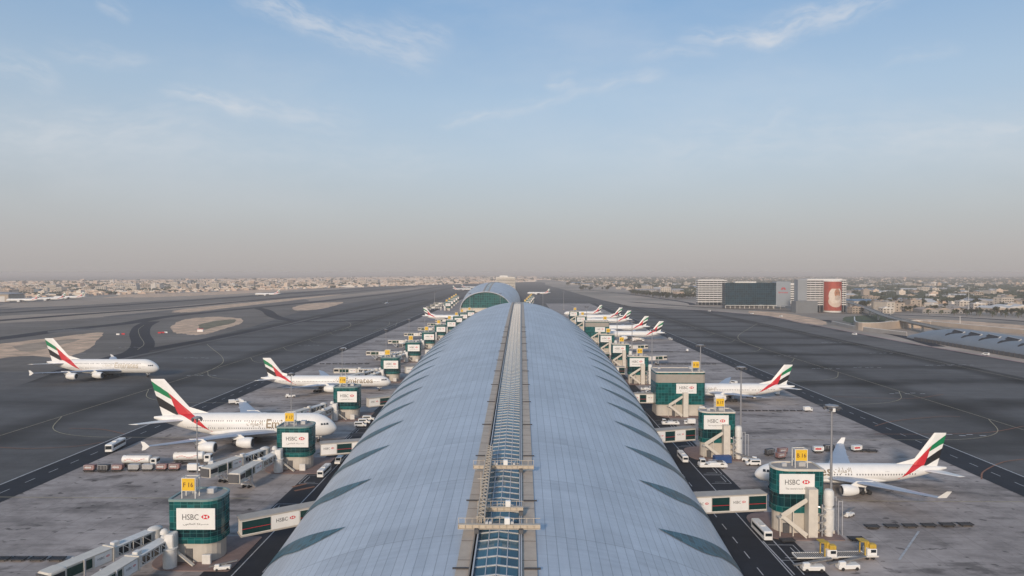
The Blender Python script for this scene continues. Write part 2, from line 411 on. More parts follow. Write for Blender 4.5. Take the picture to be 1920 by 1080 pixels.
    mb = MB(); gx_ = S['gx']; mb.cyl((gx_,0,.6),(gx_+.3,0,S['cz']-S['rz']*.7),.18,n=8); mb.add([(gx_-1.3,.5,1.7),(gx_+1.2,.5,1.7),(gx_+1.2,.6,S['cz']-S['rz']*.85),(gx_-1.3,.6,S['cz']-S['rz']*.85)],[(0,1,2,3)])
    g = mb.build('nose_gear', LGREY, root); mb = MB()
    for b in (-.4,.4): mb = MB(); mb.cyl((gx_,b-.18,.56),(gx_,b+.18,.56),.56,n=14); mb.build('wheel', BLACK, g)
    return root
P_QUAD = make_plane('quad'); P_LONG = make_plane('long'); P_SHORT = make_plane('short')
def plane(p, x, y, rz, label, group=None, sc=None):
    return place(p, USED, (x,y,.22), rz, label, 'airliner', group, sc, FARSKIP if y > 600 else ())
# nose +x for the left stands, -x for the right ones
plane(P_QUAD, -73-36.3, 268, 0, 'large double-deck airliner parked beside the second left gate tower, lettering behind yellow sign')
tx_ = plane(P_QUAD, -233-36.3, 435, 0, 'double-deck airliner taxiing alone on the dark asphalt beyond the parked ones')
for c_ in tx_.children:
    if c_.name.startswith('title'): c_.data = c_.data.copy(); c_.data.materials[0] = mat('glare_gold_letter', (.55,.49,.40), .4)  # same gold titles, glare put into the colour by paling it
plane(P_LONG, -74-36.9, 385, 0, 'long twin-engine airliner with large lettering, nose-in behind the double-deck one')
plane(P_SHORT, 72.3+29.4, 211, PI, 'white twin-engine airliner whose nose is behind the gate tower marked B 16')
plane(P_LONG, 70+36.95, 360, PI, 'long white airliner whose nose is hidden behind the wide gate tower marked B 18')
g = 'tails in a row at the far gates'
for i, (xt, y, lb) in enumerate(((144,685,'nearest'),(144,765,'second'),(143,880,'third'),(143,955,'fourth'))):
    plane(P_LONG, xt-36.95, y, PI, lb+' airliner of the row of red and green tails at the far gates', g)
plane(P_SHORT, 125-29.4, 1050, PI, 'farthest and shortest airliner of the row of red and green tails', g)
plane(P_LONG, -64-36.95, 950, 0, 'small distant airliner at the far gates left of the terminal roof')
g = 'airliners parked far across the airfield'
for i, (px, py, a, lb) in enumerate(((44,567,PI*1.04,'leftmost of the three airliners parked before a far hangar'),(92,564.5,PI*1.1,'middle one of the three airliners parked before a far hangar'),(130,561.5,PI*1.06,'right one of the three airliners parked before a far hangar'),(502,555,PI*1.02,'lone distant airliner parked across the airfield before the sandy strip'))):
    x, y = gp(px, py); plane(P_LONG, x, y, a, lb, g)
x, y = gp(725, 570); plane(P_SHORT, x, y, -PI/2, 'small aircraft seen head-on taxiing on the open asphalt', None, .42)
for px, py, a, lb in ((866,545,0,'distant airliner with a red tail beyond the far glass arch'),(880,541,.3,'pale distant airliner farther beyond the glass arch'),(1010,553,PI*.9,'distant airliner whose tail stands right of the spine behind the far gates')):
    x, y = gp(px, py); plane(P_LONG, x, y, a, lb)
# ------------------------------------------------------------------ concourse
def interp(tab, y):
    if y <= tab[0][0]: return tab[0][1]
    for (a, b), (c, d) in zip(tab, tab[1:]):
        if y <= c:
            u = (y-a)/(c-a); return b+(d-b)*u
    return tab[-1][1]
def smooth_tab(tab):
    def f(y): return sum(interp(tab, y+d) for d in (-36,-24,-12,0,12,24,36))/7
    return f
ZT = smooth_tab([(-60,15),(0,18.5),(60,22.2),(109,25),(133,26.5),(157,27.8),(181,29),(229,30.7),(277,32.2),(350,34.3),(450,36.5),(550,37.8),(620,38),(700,37),(760,34.5),(820,30.5),(900,24)])
AT = smooth_tab([(-60,36),(0,39),(60,43),(110,46.3),(170,49.3),(240,53),(315,57.5),(400,60.5),(500,62),(560,61.5),(650,59),(750,53),(900,45)])
XC, ZC = -3.5, 4.0
YEND = 905
def sec(Y, th, off=0.0, zt=ZT, at=AT, xc=XC):
    a = at(Y); b = zt(Y)-ZC
    return (xc+(a+off)*math.sin(th), Y, ZC+(b+off)*math.cos(th))
def roof_mat():
    k = NT('roof_panels', .42); uv = k.n('ShaderNodeUVMap').outputs[0]; u, v, _ = k.sep(uv)
    # longitudinal seams: u counts panels ; v counts bays
    fu = k.math('FRACT', u); du = k.math('ABSOLUTE', k.math('SUBTRACT', fu, .5)); line = k.math('GREATER_THAN', du, .462)
    fv = k.math('FRACT', v); dv = k.math('ABSOLUTE', k.math('SUBTRACT', fv, .5)); l2 = k.math('GREATER_THAN', dv, .4965)
    cu = k.math('FLOOR', k.math('ADD', u, 0)); cv = k.math('FLOOR', k.math('MULTIPLY', v, 1.0))
    cmb = k.n('ShaderNodeCombineXYZ'); k.put(cmb.inputs[0], cu); k.put(cmb.inputs[1], cv)
    wn = k.n('ShaderNodeTexWhiteNoise', noise_dimensions='2D'); k.put(wn.inputs['Vector'], cmb.outputs[0])
    ob = k.obj(); n1 = k.noise(ob, .05, 4); n2 = k.noise(ob, .7, 5, .7, (1,.12,1))
    cmb2 = k.n('ShaderNodeCombineXYZ'); k.put(cmb2.inputs[0], k.math('FLOOR', k.math('MULTIPLY', u, .2))); k.put(cmb2.inputs[1], k.math('FLOOR', k.math('MULTIPLY', v, 5)))
    wn2 = k.n('ShaderNodeTexWhiteNoise', noise_dimensions='2D'); k.put(wn2.inputs['Vector'], cmb2.outputs[0])
    f = k.math('ADD', k.ramp(wn.outputs['Value'], 0, 1, .955, 1.03), k.math('ADD', k.ramp(n1, .35, .65, -.07, .06), k.ramp(n2, .3, .7, -.055, .05)))
    n3 = k.noise(uv, 1.0, 5, .7, (.10,26,1)); f = k.math('ADD', f, k.ramp(n3,.35,.7,.03,-.07)); f = k.math('SUBTRACT', f, k.math('MULTIPLY', k.math('GREATER_THAN', wn2.outputs['Value'], .90), .07))
    f = k.math('MULTIPLY', f, k.math('SUBTRACT', 1, k.math('MULTIPLY', line, .34)))
    f = k.math('MULTIPLY', f, k.math('SUBTRACT', 1, k.math('MULTIPLY', l2, .32)))
    b = k.n('ShaderNodeVectorMath', operation='SCALE'); b.inputs[0].default_value = (.505,.54,.578); k.put(b.inputs['Scale'], f)
    k.b.inputs['Metallic'].default_value = .25
    return k.out(b.outputs[0], k.ramp(n2, .3, .7, .36, .5))
ROOF = roof_mat()
BEIGE = mat('spine_deck', (.45,.38,.305), .75, var=.14, vscale=.35, bump=.1)
BEIGED = mat('spine_rail', (.26,.22,.18), .7, var=.1, vscale=.6)
def glass_mat(name, col, su, sv, lw, line, rough=.12):
    'glazing with its mullion grid; uv counts metres'
    k = NT(name, rough); uv = k.n('ShaderNodeUVMap').outputs[0]; u, v, _ = k.sep(uv)
    def ln(x, s, w): 
        f = k.math('FRACT', k.math('DIVIDE', x, s)); return k.math('LESS_THAN', f, w/s)
    l = k.math('MAXIMUM', ln(u, su, lw), ln(v, sv, lw))
    cmb = k.n('ShaderNodeCombineXYZ'); k.put(cmb.inputs[0], k.math('FLOOR', k.math('DIVIDE', u, su))); k.put(cmb.inputs[1], k.math('FLOOR', k.math('DIVIDE', v, sv)))
    wn = k.n('ShaderNodeTexWhiteNoise', noise_dimensions='2D'); k.put(wn.inputs['Vector'], cmb.outputs[0])
    sc = k.scale(col, k.ramp(wn.outputs['Value'], 0, 1, .65, 1.3))
    return k.out(k.mix(l, sc, line), k.math('ADD', k.math('MULTIPLY', l, .4), rough))
TEAL = glass_mat('teal_glazing', (.004,.085,.085), 1.55, 1.35, .09, (.03,.16,.15))
SLIT_ = 1
TEALD = glass_mat('dark_teal_glazing', (.002,.028,.034), 1.55, 2.3, .09, (.02,.12,.12), .08)
SLIT = glass_mat('roof_slit_glazing', (.018,.085,.115), 1.7, 1.9, .12, (.13,.26,.33), .35)
SLIT.node_tree.nodes['Principled BSDF'].inputs['Specular IOR Level'].default_value = .15
SKYL = glass_mat('skylight_glazing', (.03,.10,.135), 1.57, 2.8, .0, (.1,.1,.1), .12)
def uvgrid(name, mat_, rows, uvs, parent, smooth=True):
    'open grid with uv'
    me = bpy.data.meshes.new(name); n = len(rows[0]); V = [p for r in rows for p in r]; F = []
    for k in range(len(rows)-1):
        for i in range(n-1): F.append((k*n+i, k*n+i+1, (k+1)*n+i+1, (k+1)*n+i))
    me.from_pydata(V, [], F); me.materials.append(mat_); ul = me.uv_layers.new(name='UVMap'); U = [q for r in uvs for q in r]
    for lp in me.loops: ul.data[lp.index].uv = U[lp.vertex_index]
    if smooth: me.shade_smooth()
    o = bpy.data.objects.new(name, me); COL.objects.link(o)
    if parent: o.parent = parent
    return o
WS = 5.85     # half width of the spine deck
def build_concourse(name, y0, y1, zt, at, xc, label, slits, full=True):
    root = empty(name, (0,0,0), 0, label, 'terminal')
    NPAN = 40
    for sg in (1,-1):
        rows = []; uvs = []; Y = y0; step = 4.0
        while True:
            a = at(Y); th0 = math.asin(WS/a); r = []; q = []
            for i in range(41):
                th = th0+(PI/2-th0)*i/40
                p = sec(Y, sg*th, 0, zt, at, xc); r.append(p); q.append(((i/40)*NPAN, (Y-109)/25.0))
            p = r[-1]; r.append((p[0]-sg*.3, p[1], 0)); q.append((NPAN+3.0, q[-1][1]))
            rows.append(r); uvs.append(q)
            if Y >= y1: break
            Y = min(Y+step, y1)
        if sg < 0: rows = [list(reversed(r)) for r in rows]; uvs = [list(reversed(r)) for r in uvs]
        uvgrid('roof', ROOF, rows, uvs, root)
    def zs(Y, x): # roof height at x from the centre
        return sec(Y, math.asin(x/at(Y)), 0, zt, at, xc)[2]
    def strip(nm, m, xa, xb, dz0, dz1, st=6, thick=True, pl=root):
        mb = MB(); rg = []; Y = y0
        while True:
            z = zs(Y, WS); rg.append([(xc+xa,Y,z+dz0),(xc+xb,Y,z+dz0),(xc+xb,Y,z+dz1),(xc+xa,Y,z+dz1)])
            if Y >= y1: break
            Y = min(Y+st, y1)
        mb.loft(rg); return mb.build(nm, m, pl)
    for a, b in ((-WS,-3.75),(3.65,WS)):
        d = strip('spine_walkway', BEIGE, a, b, -.6, .28)
        # joints in the deck
        if full:
            mb = MB(); Y = 62
            while Y < 420:
                z = zs(Y, WS)+.285; mb.box(xc+a+.02, xc+b-.02, Y, Y+.12, z-.02, z+.02); Y += 6.3 
            mb.build('deck_joint', mat('joint_dark',(.12,.1,.09),.8), d)
            mb = MB(); Y = 72; sg = 1 if a > 0 else -1; xe = xc+(b if sg>0 else a)
            while Y < 420:
                z = zs(Y, WS)+.3; mb.box(min(xe-sg*1.9,xe+sg*.5), max(xe-sg*1.9,xe+sg*.5), Y, Y+.25, z, z+.22); Y += 25
            mb.build('access_rail', mat('rail_black',(.04,.04,.045),.6), d)
    for a, b in ((-3.95,-3.75),(-3.45,-3.25),(3.15,3.35),(3.45,3.65)):
        strip('track_rail', BEIGED if abs(a) > 3.5 else LGREY, a, b, -.1, .75)
    # glazing
    rows, uvs = [], []; Y = y0
    while True:
        z = zs(Y, WS)+.15; r = [(xc-3.2+6.3*i/8, Y, z+.38*(1-abs((i-4)/4))) for i in range(9)]; rows.append(r); uvs.append([(i, Y) for i in range(9)])
        if Y >= y1: break
        Y = min(Y+4.6, y1)
    k = uvgrid('skylight', SKYL, rows, uvs, root)
    mb = MB(); Y = y0+1
    while Y < min(y1-1, 640):
        z = zs(Y, WS)+.18; pts = [(xc-3.2+6.3*i/6, Y, z+.40*(1-abs((i-3)/3))) for i in range(7)]
        for p, q in zip(pts, pts[1:]): mb.bar(p, q, .22, .2)
        Y += 2.8
    mb.build('glazing_rib', LGREY, k)
    mb = MB()
    for fx_ in (-.48,0,.48):
        Y = y0; pts = []
        while True:
            pts.append((xc-.05+fx_*3.15, Y, zs(Y,WS)+.2+.40*(1-abs(fx_))))
            if Y >= y1: break
            Y = min(Y+12, y1)
        for p, q in zip(pts, pts[1:]): mb.bar(p, q, .13, .12)
    mb.build('glazing_bar', LGREY, k)
    # slits
    for sg in (1,-1):
        for j in slits:
            Yc = 121+25*j-2; rows, uvs = [], []; s = 0
            for i in range(23):
                u = i/22; th = R(36.5+u*47)
                up = Yc+2+ (math.sin(u*PI/2)**1.2)*12.0      # far edge
                lo = Yc+2 - 2.4*math.sin(min(u/.45,1)*PI)*1.0 + (max(u-.22,0)/.78)**1.7*12.5
                lo = min(lo, up-.02)
                r = []; q = []
                for t in range(4):
                    yy = up+(lo-up)*t/3; r.append(sec(yy, sg*th, .12, zt, at, xc)); q.append((yy, u*40))
                rows.append(r); uvs.append(q)
            if sg > 0: rows = [list(reversed(r)) for r in rows]; uvs = [list(reversed(r)) for r in uvs]
            uvgrid('window_slit', SLIT, rows, uvs, root)
    return root, zs
conc, ZSP = build_concourse('concourse_building', -60, YEND, ZT, AT, XC, 'long vaulted terminal roof of pale blue metal panels with a central skylight', range(-4, 29))
# end walls
mb = MB(); 
for yy in (-59.9, YEND-.1):
    pts = [sec(yy, R(-90+180*i/24), -.15) for i in range(25)]; pts = [(pts[0][0], yy, 0)]+pts+[(pts[-1][0], yy, 0)]
    mb.add(pts, [tuple(range(len(pts)))])
mb.build('end_wall', TEALD, conc)
# far concourse with glass arch
FX, FY = gy(911, 1185), 1180
fz = smooth_tab([(1150,34),(1180,34),(1230,38.5),(1300,43.5),(1400,47),(1500,47),(1700,44),(1900,36),(2100,26)])
fa = smooth_tab([(1150,43),(1180,43.5),(1250,49),(1400,58),(1500,60),(1800,55),(2100,45)])
fc, _ = build_concourse('far_concourse', FY, 2100, fz, fa, FX, 'distant vaulted terminal with a green glazed arched end', range(0), full=False)
mb = MB(); rg = []
for off, yy in ((.35,FY-6),(.35,FY+.5)):
    rg.append([sec(yy, R(-100+200*i/40), off, fz, fa, FX) for i in range(41)])
for off, yy in ((-.55,FY+.5),(-.55,FY-6)):
    rg.append([sec(yy, R(-100+200*i/40), off, fz, fa, FX) for i in range(41)])
rg.append(rg[0]); mb.loft(rg, closed=False, cap=False); mb.build('arch_rim', mat('rim_metal', (.5,.52,.55), .4, metal=.3), fc, smooth=False)
pts = [sec(FY, R(-88+176*i/30), -1.0, fz, fa, FX) for i in range(31)]
pts = [(x, FY-2, z) for x,_,z in pts]
me = bpy.data.meshes.new('glass_arch'); me.from_pydata([(pts[0][0],FY-2,0)]+pts+[(pts[-1][0],FY-2,0)], [], [tuple(range(33))])
me.materials.append(glass_mat('arch_glazing', (.004,.075,.075), 4, 4, .35, (.03,.2,.19))); ul = me.uv_layers.new(name='UVMap')
for lp in me.loops: c = me.vertices[lp.vertex_index].co; ul.data[lp.index].uv = (c.x, c.z)
o = bpy.data.objects.new('glass_arch', me); COL.objects.link(o); o.parent = fc
mb = MB(); mb.box(FX-44,FX+44,FY-10,FY-3,6,7); mb.box(FX-40,FX+40,FY-9,FY-4,0,5.9); mb.build('front_canopy', CREAM, fc)
# control block behind the far concourse
fb = empty('far_terminal_block', (gy(948,2300),2300,0), 0, 'pale boxy building on the horizon above the far glass arch roof', 'building')
mb = MB(); mb.chbox(-33,33,0,60,0,54,1.5); mb.build('wall', CREAM, fb); mb = MB(); mb.chbox(-20,8,10,40,53.5,59,.5); mb.build('roof_plant_room', OFFW, fb)
mb = MB(); [mb.box(-31,31,-.3,.02,z,z+1.6) for z in range(6,50,5)]; mb.build('window_band', GLASSD, fb)
# roof maintenance cranes
def lattice(mb, p0, p1, w, n, r=.09):
    p0 = Vector(p0); p1 = Vector(p1); d = (p1-p0).normalized(); a = d.cross(Vector((0,0,1))).normalized()*w/2; b = Vector((0,0,1))*w/2
    cs = [a+b, -a+b, -a-b, a-b]
    for c in cs: mb.bar(p0+c, p1+c, r*1.5)
    for i in range(n):
        q0 = p0+(p1-p0)*i/n; q1 = p0+(p1-p0)*(i+1)/n
        for k in range(4):
            mb.bar(q0+cs[k], q1+cs[(k+1)%4], r); mb.bar(q0+cs[k], q0+cs[(k+1)%4], r)
CRM = mat('crane_beige', (.48,.42,.34), .6, var=.1, vscale=1)
for Y, hw, lb in ((108.5, 6.6, 'beige rolling beam spanning the skylight, nearest the camera with a winch box'),(115.5,3.9,'short beam across the skylight holding a small cabin box'),(136.5,6.1,'beige rolling beam across the skylight at the far end of the lattice ladder')):
    z = ZSP(Y, WS)+1.0; g = empty('roof_gantry', (XC, Y, z), 0, lb, 'gantry', 'rolling beams over the skylight')
    mb = MB(); mb.box(-hw,hw,-.1,.1,.3,.85); mb.box(-hw,hw,-.35,.35,.86,.95); mb.box(-hw,hw,-.35,.35,.2,.29); [mb.box(-hw+q*1.1,-hw+q*1.1+.06,-.33,-.11,.3,.85) for q in range(int(hw*2/1.1)+1)]
    i = -hw
    while i < hw: mb.box(i,i+.07,.28,.35,.96,1.75); i += 1.1
    mb.box(-hw,hw,.29,.34,1.75,1.82)
    mb.build('cross_beam', CRM, g)
    mb = MB()
    for x in (-3.6, 3.5): mb.box(x-.35,x+.35,-.9,.9,-.25,.33); mb.cyl((x-.2,-.7,-.22),(x+.2,-.7,-.22),.2); mb.cyl((x-.2,.7,-.22),(x+.2,.7,-.22),.2)
    mb.build('bogie', DKGREY, g)
    mb = MB(); x = 1.3 if Y < 120 else .4; mb.chbox(x-.45,x+.45,-.4,.4,1.03,2.0,.08); mb.build('winch_box', WHITE, g)
    if Y > 130 or Y < 110:
        mb = MB()
        for a in (-2,-1.4,2.1): mb.cbox((a,.0,1.2),(.45,.4,.36)); mb.bar((a,.1,1.03),(a+.3,.1,1.9),.07)
        mb.build('cable_drum', LGREY, g)
g = empty('lattice_ladder', (XC-3.0, 109.5, ZSP(109.5,WS)+1.9), 0, 'beige steel lattice lying lengthways beside the skylight between two beams', 'lattice')
mb = MB(); lattice(mb, (0,-.5,.4), (-.2,37,2.6), 1.15, 24, .1); mb.build('truss', CRM, g)
mb = MB()
for t in (.15,.5,.85): mb.bar((-.2*t,37*t,-1.2+2.2*t),(-.2*t,37*t,0+2.2*t),.18)
mb.bar((0,.3,-.6),(0,.3,.4),.3)
mb.build('support_strut', CRM, g)
g = empty('parapet_mast', (XC-3.4, 117, ZSP(117,WS)+.8), 0, 'thin upright mast beside the lattice on the roof spine', 'mast')
mb = MB(); mb.cyl((0,0,0),(0,0,6.5),.1,.06,8); mb.bar((-.6,0,5.4),(.6,0,5.4),.08); mb.build('pole', CRM, g); mb=MB(); mb.chbox(-.3,.3,-.3,.3,0,.5,.05); mb.build('foot', GREY, g)
# ------------------------------------------------------------------ gate towers
CONC = mat('tower_concrete', (.52,.48,.42), .75, var=.12, vscale=.35, bump=.15)
DECK = mat('tower_roof', (.33,.30,.27), .85, var=.18, vscale=.5, bump=.2)
ASY = 0
def rrect(w, d, r, n=5):
    out = []
    if ASY:
        rs = min(.6, r); RR = (r, r, rs, rs) if ASY == 1 else (rs, rs, r, r)
        for (sx_, sy_), q, a0 in zip(((1,-1),(1,1),(-1,1),(-1,-1)), RR, (-90,0,90,180)):
            for i in range(n+1): a = R(a0+90*i/n); out.append((sx_*(w/2-q)+q*math.cos(a), sy_*(d/2-q)+q*math.sin(a)))
        return out
    for cx, cy, a0 in ((w/2-r,-d/2+r,-90),(w/2-r,d/2-r,0),(-w/2+r,d/2-r,90),(-w/2+r,-d/2+r,180)):
        for i in range(n+1): a = R(a0+90*i/n); out.append((cx+r*math.cos(a), cy+r*math.sin(a)))
    return out
def wall_uv(name, m, poly, z0, z1, parent):
    rows = [[(*p, z0) for p in poly+poly[:1]], [(*p, z1) for p in poly+poly[:1]]]; L = [0]
    for a, b in zip(poly, poly[1:]+poly[:1]): L.append(L[-1]+math.dist(a,b))
    return uvgrid(name, m, rows, [[(l, z0) for l in L], [(l, z1) for l in L]], parent, smooth=False)
TAG_AR = '\ufee3\ufebb\ufeae\ufed3\ufedb \ufe8d\ufedf\ufecc\ufe8e\ufedf\ufee2\ufef2'[::-1]
def ad_board(parent, x0, x1, y, z0, z1, arabic=False, rot=None, depth=.18, tagline=True, M=None):
    M = M or Matrix()
    mb = MB().tf(M); mb.box(x0,x1,y-depth,y,z0,z1); b = mb.build('advert_board', WHITE if True else OFFW, parent)
    w, h = x1-x0, z1-z0; c = (x0+x1)/2; zc = z0+h*.60
    mb = MB(); put_text(mb, 'HSBC', M @ Matrix.Translation((c-w*.135, y-depth, zc)), min(h*.29, w*.15), w*.42)
    if tagline: put_text(mb, TAG_AR if arabic else "The world's local bank", M @ Matrix.Translation((c, y-depth, z0+h*.27)), h*.085, w*.66)
    mb.build('lettering', TXT, b)
    mb = MB(); emblem(mb, M @ Matrix.Translation((c+w*.255, y-depth, zc)), w*.23); mb.build('emblem', LOGOR, b)
def number_sign(parent, x, y, z, txt, w=3.1):
    mb = MB()
    for a in (-w/2, w/2):
        for b in (0, 2.0): mb.bar((x+a,y+b,z),(x+a,y+b,z+4.9),.2)
    for b in (0,2.0):
        for q in (1.9, 4.8): mb.bar((x-w/2,y+b,z+q),(x+w/2,y+b,z+q),.18)
    for a in (-w/2, w/2):
        for q in (1.9,4.8): mb.bar((x+a,y,z+q),(x+a,y+2.0,z+q),.18)
    f = mb.build('sign_frame', OFFW, parent)
    mb = MB(); mb.box(x-w/2+.1,x+w/2-.1,y-.2,y-.1,z+1.95,z+4.75); mb.build('number_board', YEL, parent)
    mb = MB(); put_text(mb, txt, Matrix.Translation((x, y-.2, z+3.35)), 1.1, w*.74, True); mb.build('gate_number', mat('number_brown',(.12,.04,.02),.6), parent)
def rail(mb, pts, h=1.0, st=1.6, r=.07):
    for p, q in zip(pts, pts[1:]):
        p, q = Vector(p), Vector(q); up = Vector((0,0,h)); mb.bar(p+up,q+up,r); mb.bar(p+up*.5,q+up*.5,r*.8)
        n = max(1,int((q-p).length/st))
        for i in range(n+1): s = p+(q-p)*i/n; mb.bar(s, s+up, r)
def tower(side, txt, label, group, wide=False, detail=True):
    t = empty('gate_tower', (0,0,0), 0, label, 'gate tower', group)
    global ASY
    ASY = 0 if wide else (1 if side == 'L' else 2)
    if side == 'L': W, D, zb, zt_, z1, z2, sx0, sx1, nx = 11.4, 9.2, 4.5, 14.6, 7.9, 12.8, -3.7, 5.2, -1.7
    else: W, D, zb, zt_, z1, z2, sx0, sx1, nx = 12.3, 7.6, 5.4, 16.5, 10.4, 15.5, -5.3, 3.6, 1.2
    if wide: W, zt_ = 23, 20.6; sx0, sx1 = -2.2, 7.2; nx = 7.5; z1, z2 = 10.6, 15.2; D = 15
    pl = rrect(W, D, 3.4 if not wide else 1.6)
    off = Matrix.Translation((0, D/2, 0))
    # base: drum and piers
    mb = MB().tf(off); mb.prism(rrect(W-1.0, D-1.2, 3.6 if not wide else 2), 0, zb); b = mb.build('base', CONC, t)
    mb = MB().tf(off); mb.box(-2.0,-.4,-D/2+.4,-D/2+.8,0,3.2) if side=='L' else mb.box(-4,-2.4,-D/2+.4,-D/2+.8,0,2.6)
    mb.build('doorway', DKGREY, t)
    if side == 'L':
        mb = MB(); mb.lathe([(1.5,0),(1.5,4.1),(1.7,4.2),(1.7,4.5)], 20, c=(-4.4, -1.9)); mb.chbox(-5.4,-3.3,-2.7,-.07,4.5,7.6,.2); mb.lathe([(.9,7.6),(.9,8.1),(.6,8.6),(.1,8.8)], 14, c=(-5.6,-2.0)); mb.build('pivot_drum', OFFW, t, smooth=True)
    P = [(x, y+D/2) for x, y in pl]
    if wide:
        wall_uv('lower_glazing', TEAL, P, zb, 10.4, t); wall_uv('upper_glazing', TEAL, P, 10.4, 15.6, t)
        mb = MB().tf(off); mb.prism(rrect(W+.05, D+.05, 1.6), 15.6, 19.5)
        for i in range(46): mb.box(-W/2+.3+i*.49, -W/2+.4+i*.49, -D/2-.1, -D/2-.02, 15.7, 19.4)
        mb.build('louvre_panel', mat('louvre_beige',(.34,.31,.27),.7,var=.08,vscale=.5), t)
        wall_uv('cornice', TEAL, P, 19.5, zt_, t)
    else:
        wall_uv('lower_glazing', TEAL, P, zb, zb+1.4, t)
        Q = [(x*.985, (y-D/2)*.985+D/2) for x, y in P]
        wall_uv('window_band', TEALD, Q, zb+1.4, z1-.1, t)
        wall_uv('upper_glazing', TEAL, P, z1-.1, zt_, t)
        mb = MB().tf(off); mb.prism(rrect(W-.02,D-.02,3.4), z1-.25, z1-.12); mb.prism(rrect(W-.02,D-.02,3.4), zb+1.4, zb+1.5); mb.build('floor_edge', mat('teal_edge',(.01,.1,.1),.4), t)
        mb = MB(); zz = (z1+z2)/2+.6
        mb.box(-W/2+1.9, sx0-.1, -.06, .03, zz, zz+.14); mb.box(sx1+.1, W/2-2.6, -.06, .03, zz, zz+.14); mb.build('red_stripe', RED, t)
    # roof and rim
    mb = MB().tf(off); mb.prism(rrect(W-.7,D-.7,3.1 if not wide else 1.3), zt_-.5, zt_-.12); r = mb.build('roof', DECK, t)
    mb = MB().tf(off); n = len(pl)
    A = rrect(W+.25,D+.25,3.5 if not wide else 1.7); B = rrect(W-.7,D-.7,3.1 if not wide else 1.3)
    rg = [[(*A[i],zt_-.35),(*A[i],zt_+.18),(*B[i],zt_+.18),(*B[i],zt_-.35)] for i in list(range(len(A)))+[0]]
    mb.loft(rg, cap=False); mb.build('roof_rim', CREAM if side=='R' else mat('rim_teal_grey',(.2,.28,.27),.6), r)
    ad_board(t, sx0, sx1, -.05, z1, z2, arabic=(side=='L'))
    number_sign(t, nx, 1.6 if side=='L' else 2.4, zt_-.2, txt)
    if detail:
        mb = MB(); mb.chbox(W/2-5,W/2-3.2,D-4,D-2,zt_-.13,zt_+1.0,.1); mb.build('roof_unit', LGREY, r); mb = MB(); mb.chbox(-W/2+3,-W/2+4.2,D-4,D-3,zt_-.13,zt_+.7,.1); mb.build('roof_unit', LGREY, r)
    if side == 'R':
        # lift shaft, stair, silos
        sx = 1.2 if not wide else .6
        mb = MB(); mb.box(sx, sx+2.3, -2.6, -.02, 0, 12.3 if not wide else 11.2); mb.build('lift_shaft', CREAM, t)
        mb = MB(); mb.bar((sx-.3,-1.6,9.0),(sx-6.2,-1.6,5.0),1.1,.3); mb.bar((sx-6.2,-1.6,4.9),(sx-.6,-2.6,.2),1.1,.3)
        mb.box(sx-7.3,sx-6,-2.4,-.6,4.8,5.0)
        for i in range(1): mb.bar((sx-.3,-2.15,9.6),(sx-6.6,-2.15,5.6),.14,.9); mb.bar((sx-6.6,-2.15-.1,5.5),(sx-.6,-3.15,.9),.14,.9)
        for x in (sx-6.8,sx-3.5): mb.bar((x,-1.6,0),(x,-1.6,4.7 if x<sx-5 else 6.6),.22)
        mb.build('outside_stair', CREAM, t)
        if not wide:
            for y, zz in ((-.9, 11.3),):
                mb = MB(); mb.lathe([(1.0,0),(1.0,1.4),(1.35,1.5),(1.35,7.0),(.95,7.1),(.95,7.8),(1.25,7.9),(1.25,zz),(.9,zz+.5),(.2,zz+.7)], 18, c=(W/2+.75, y)); mb.build('air_silo', OFFW, t, smooth=True)
            mb = MB()
            for k in range(28): a = k*PI/4; b_ = a+PI/4; mb.bar((W/2-1.2+.8*math.cos(a),-1.6+.8*math.sin(a),.6+k*.25),(W/2-1.2+.8*math.cos(b_),-1.6+.8*math.sin(b_),.85+k*.25),.5,.3)
            mb.bar((W/2-1.2,-1.6,0),(W/2-1.2,-1.6,8.2),.3)
            mb.build('spiral_chute', SILVER, t)
            mb = MB()
            for x in (W/2+3.4, W/2+4.4):
                for y in (-.5, 3): mb.bar((x,y,0),(x,y,8.8),.16)
            mb.bar((W/2+3.4,-.5,8.6),(W/2+4.4,-.5,8.6),.12); mb.bar((W/2+3.4,3,8.6),(W/2+4.4,3,8.6),.12); mb.build('pipe_frame', LGREY, t)
        else:
            mb = MB(); mb.chbox(W/2-3.4,W/2-.6,-1.4,.02,0,4.8,.2); mb.build('entrance_porch', OFFW, t)
    else:
        mb = MB(); mb.bar((-3.9,-.3,0),(-3.9,-.3,3.0),.3); mb.box(-5.2,-3.4,-.9,.5,2.9,3.1)
        mb.bar((-3.5,-.7,3.0),(.8,-1.6,.2),.8,.2); mb.build('outside_stair', CREAM, t)
        mb = MB(); mb.chbox(W/2-3.5,W/2-1.5,-.6,.2,0,2.2,.1); mb.build('utility_cabinet', OFFW, t)
    return t
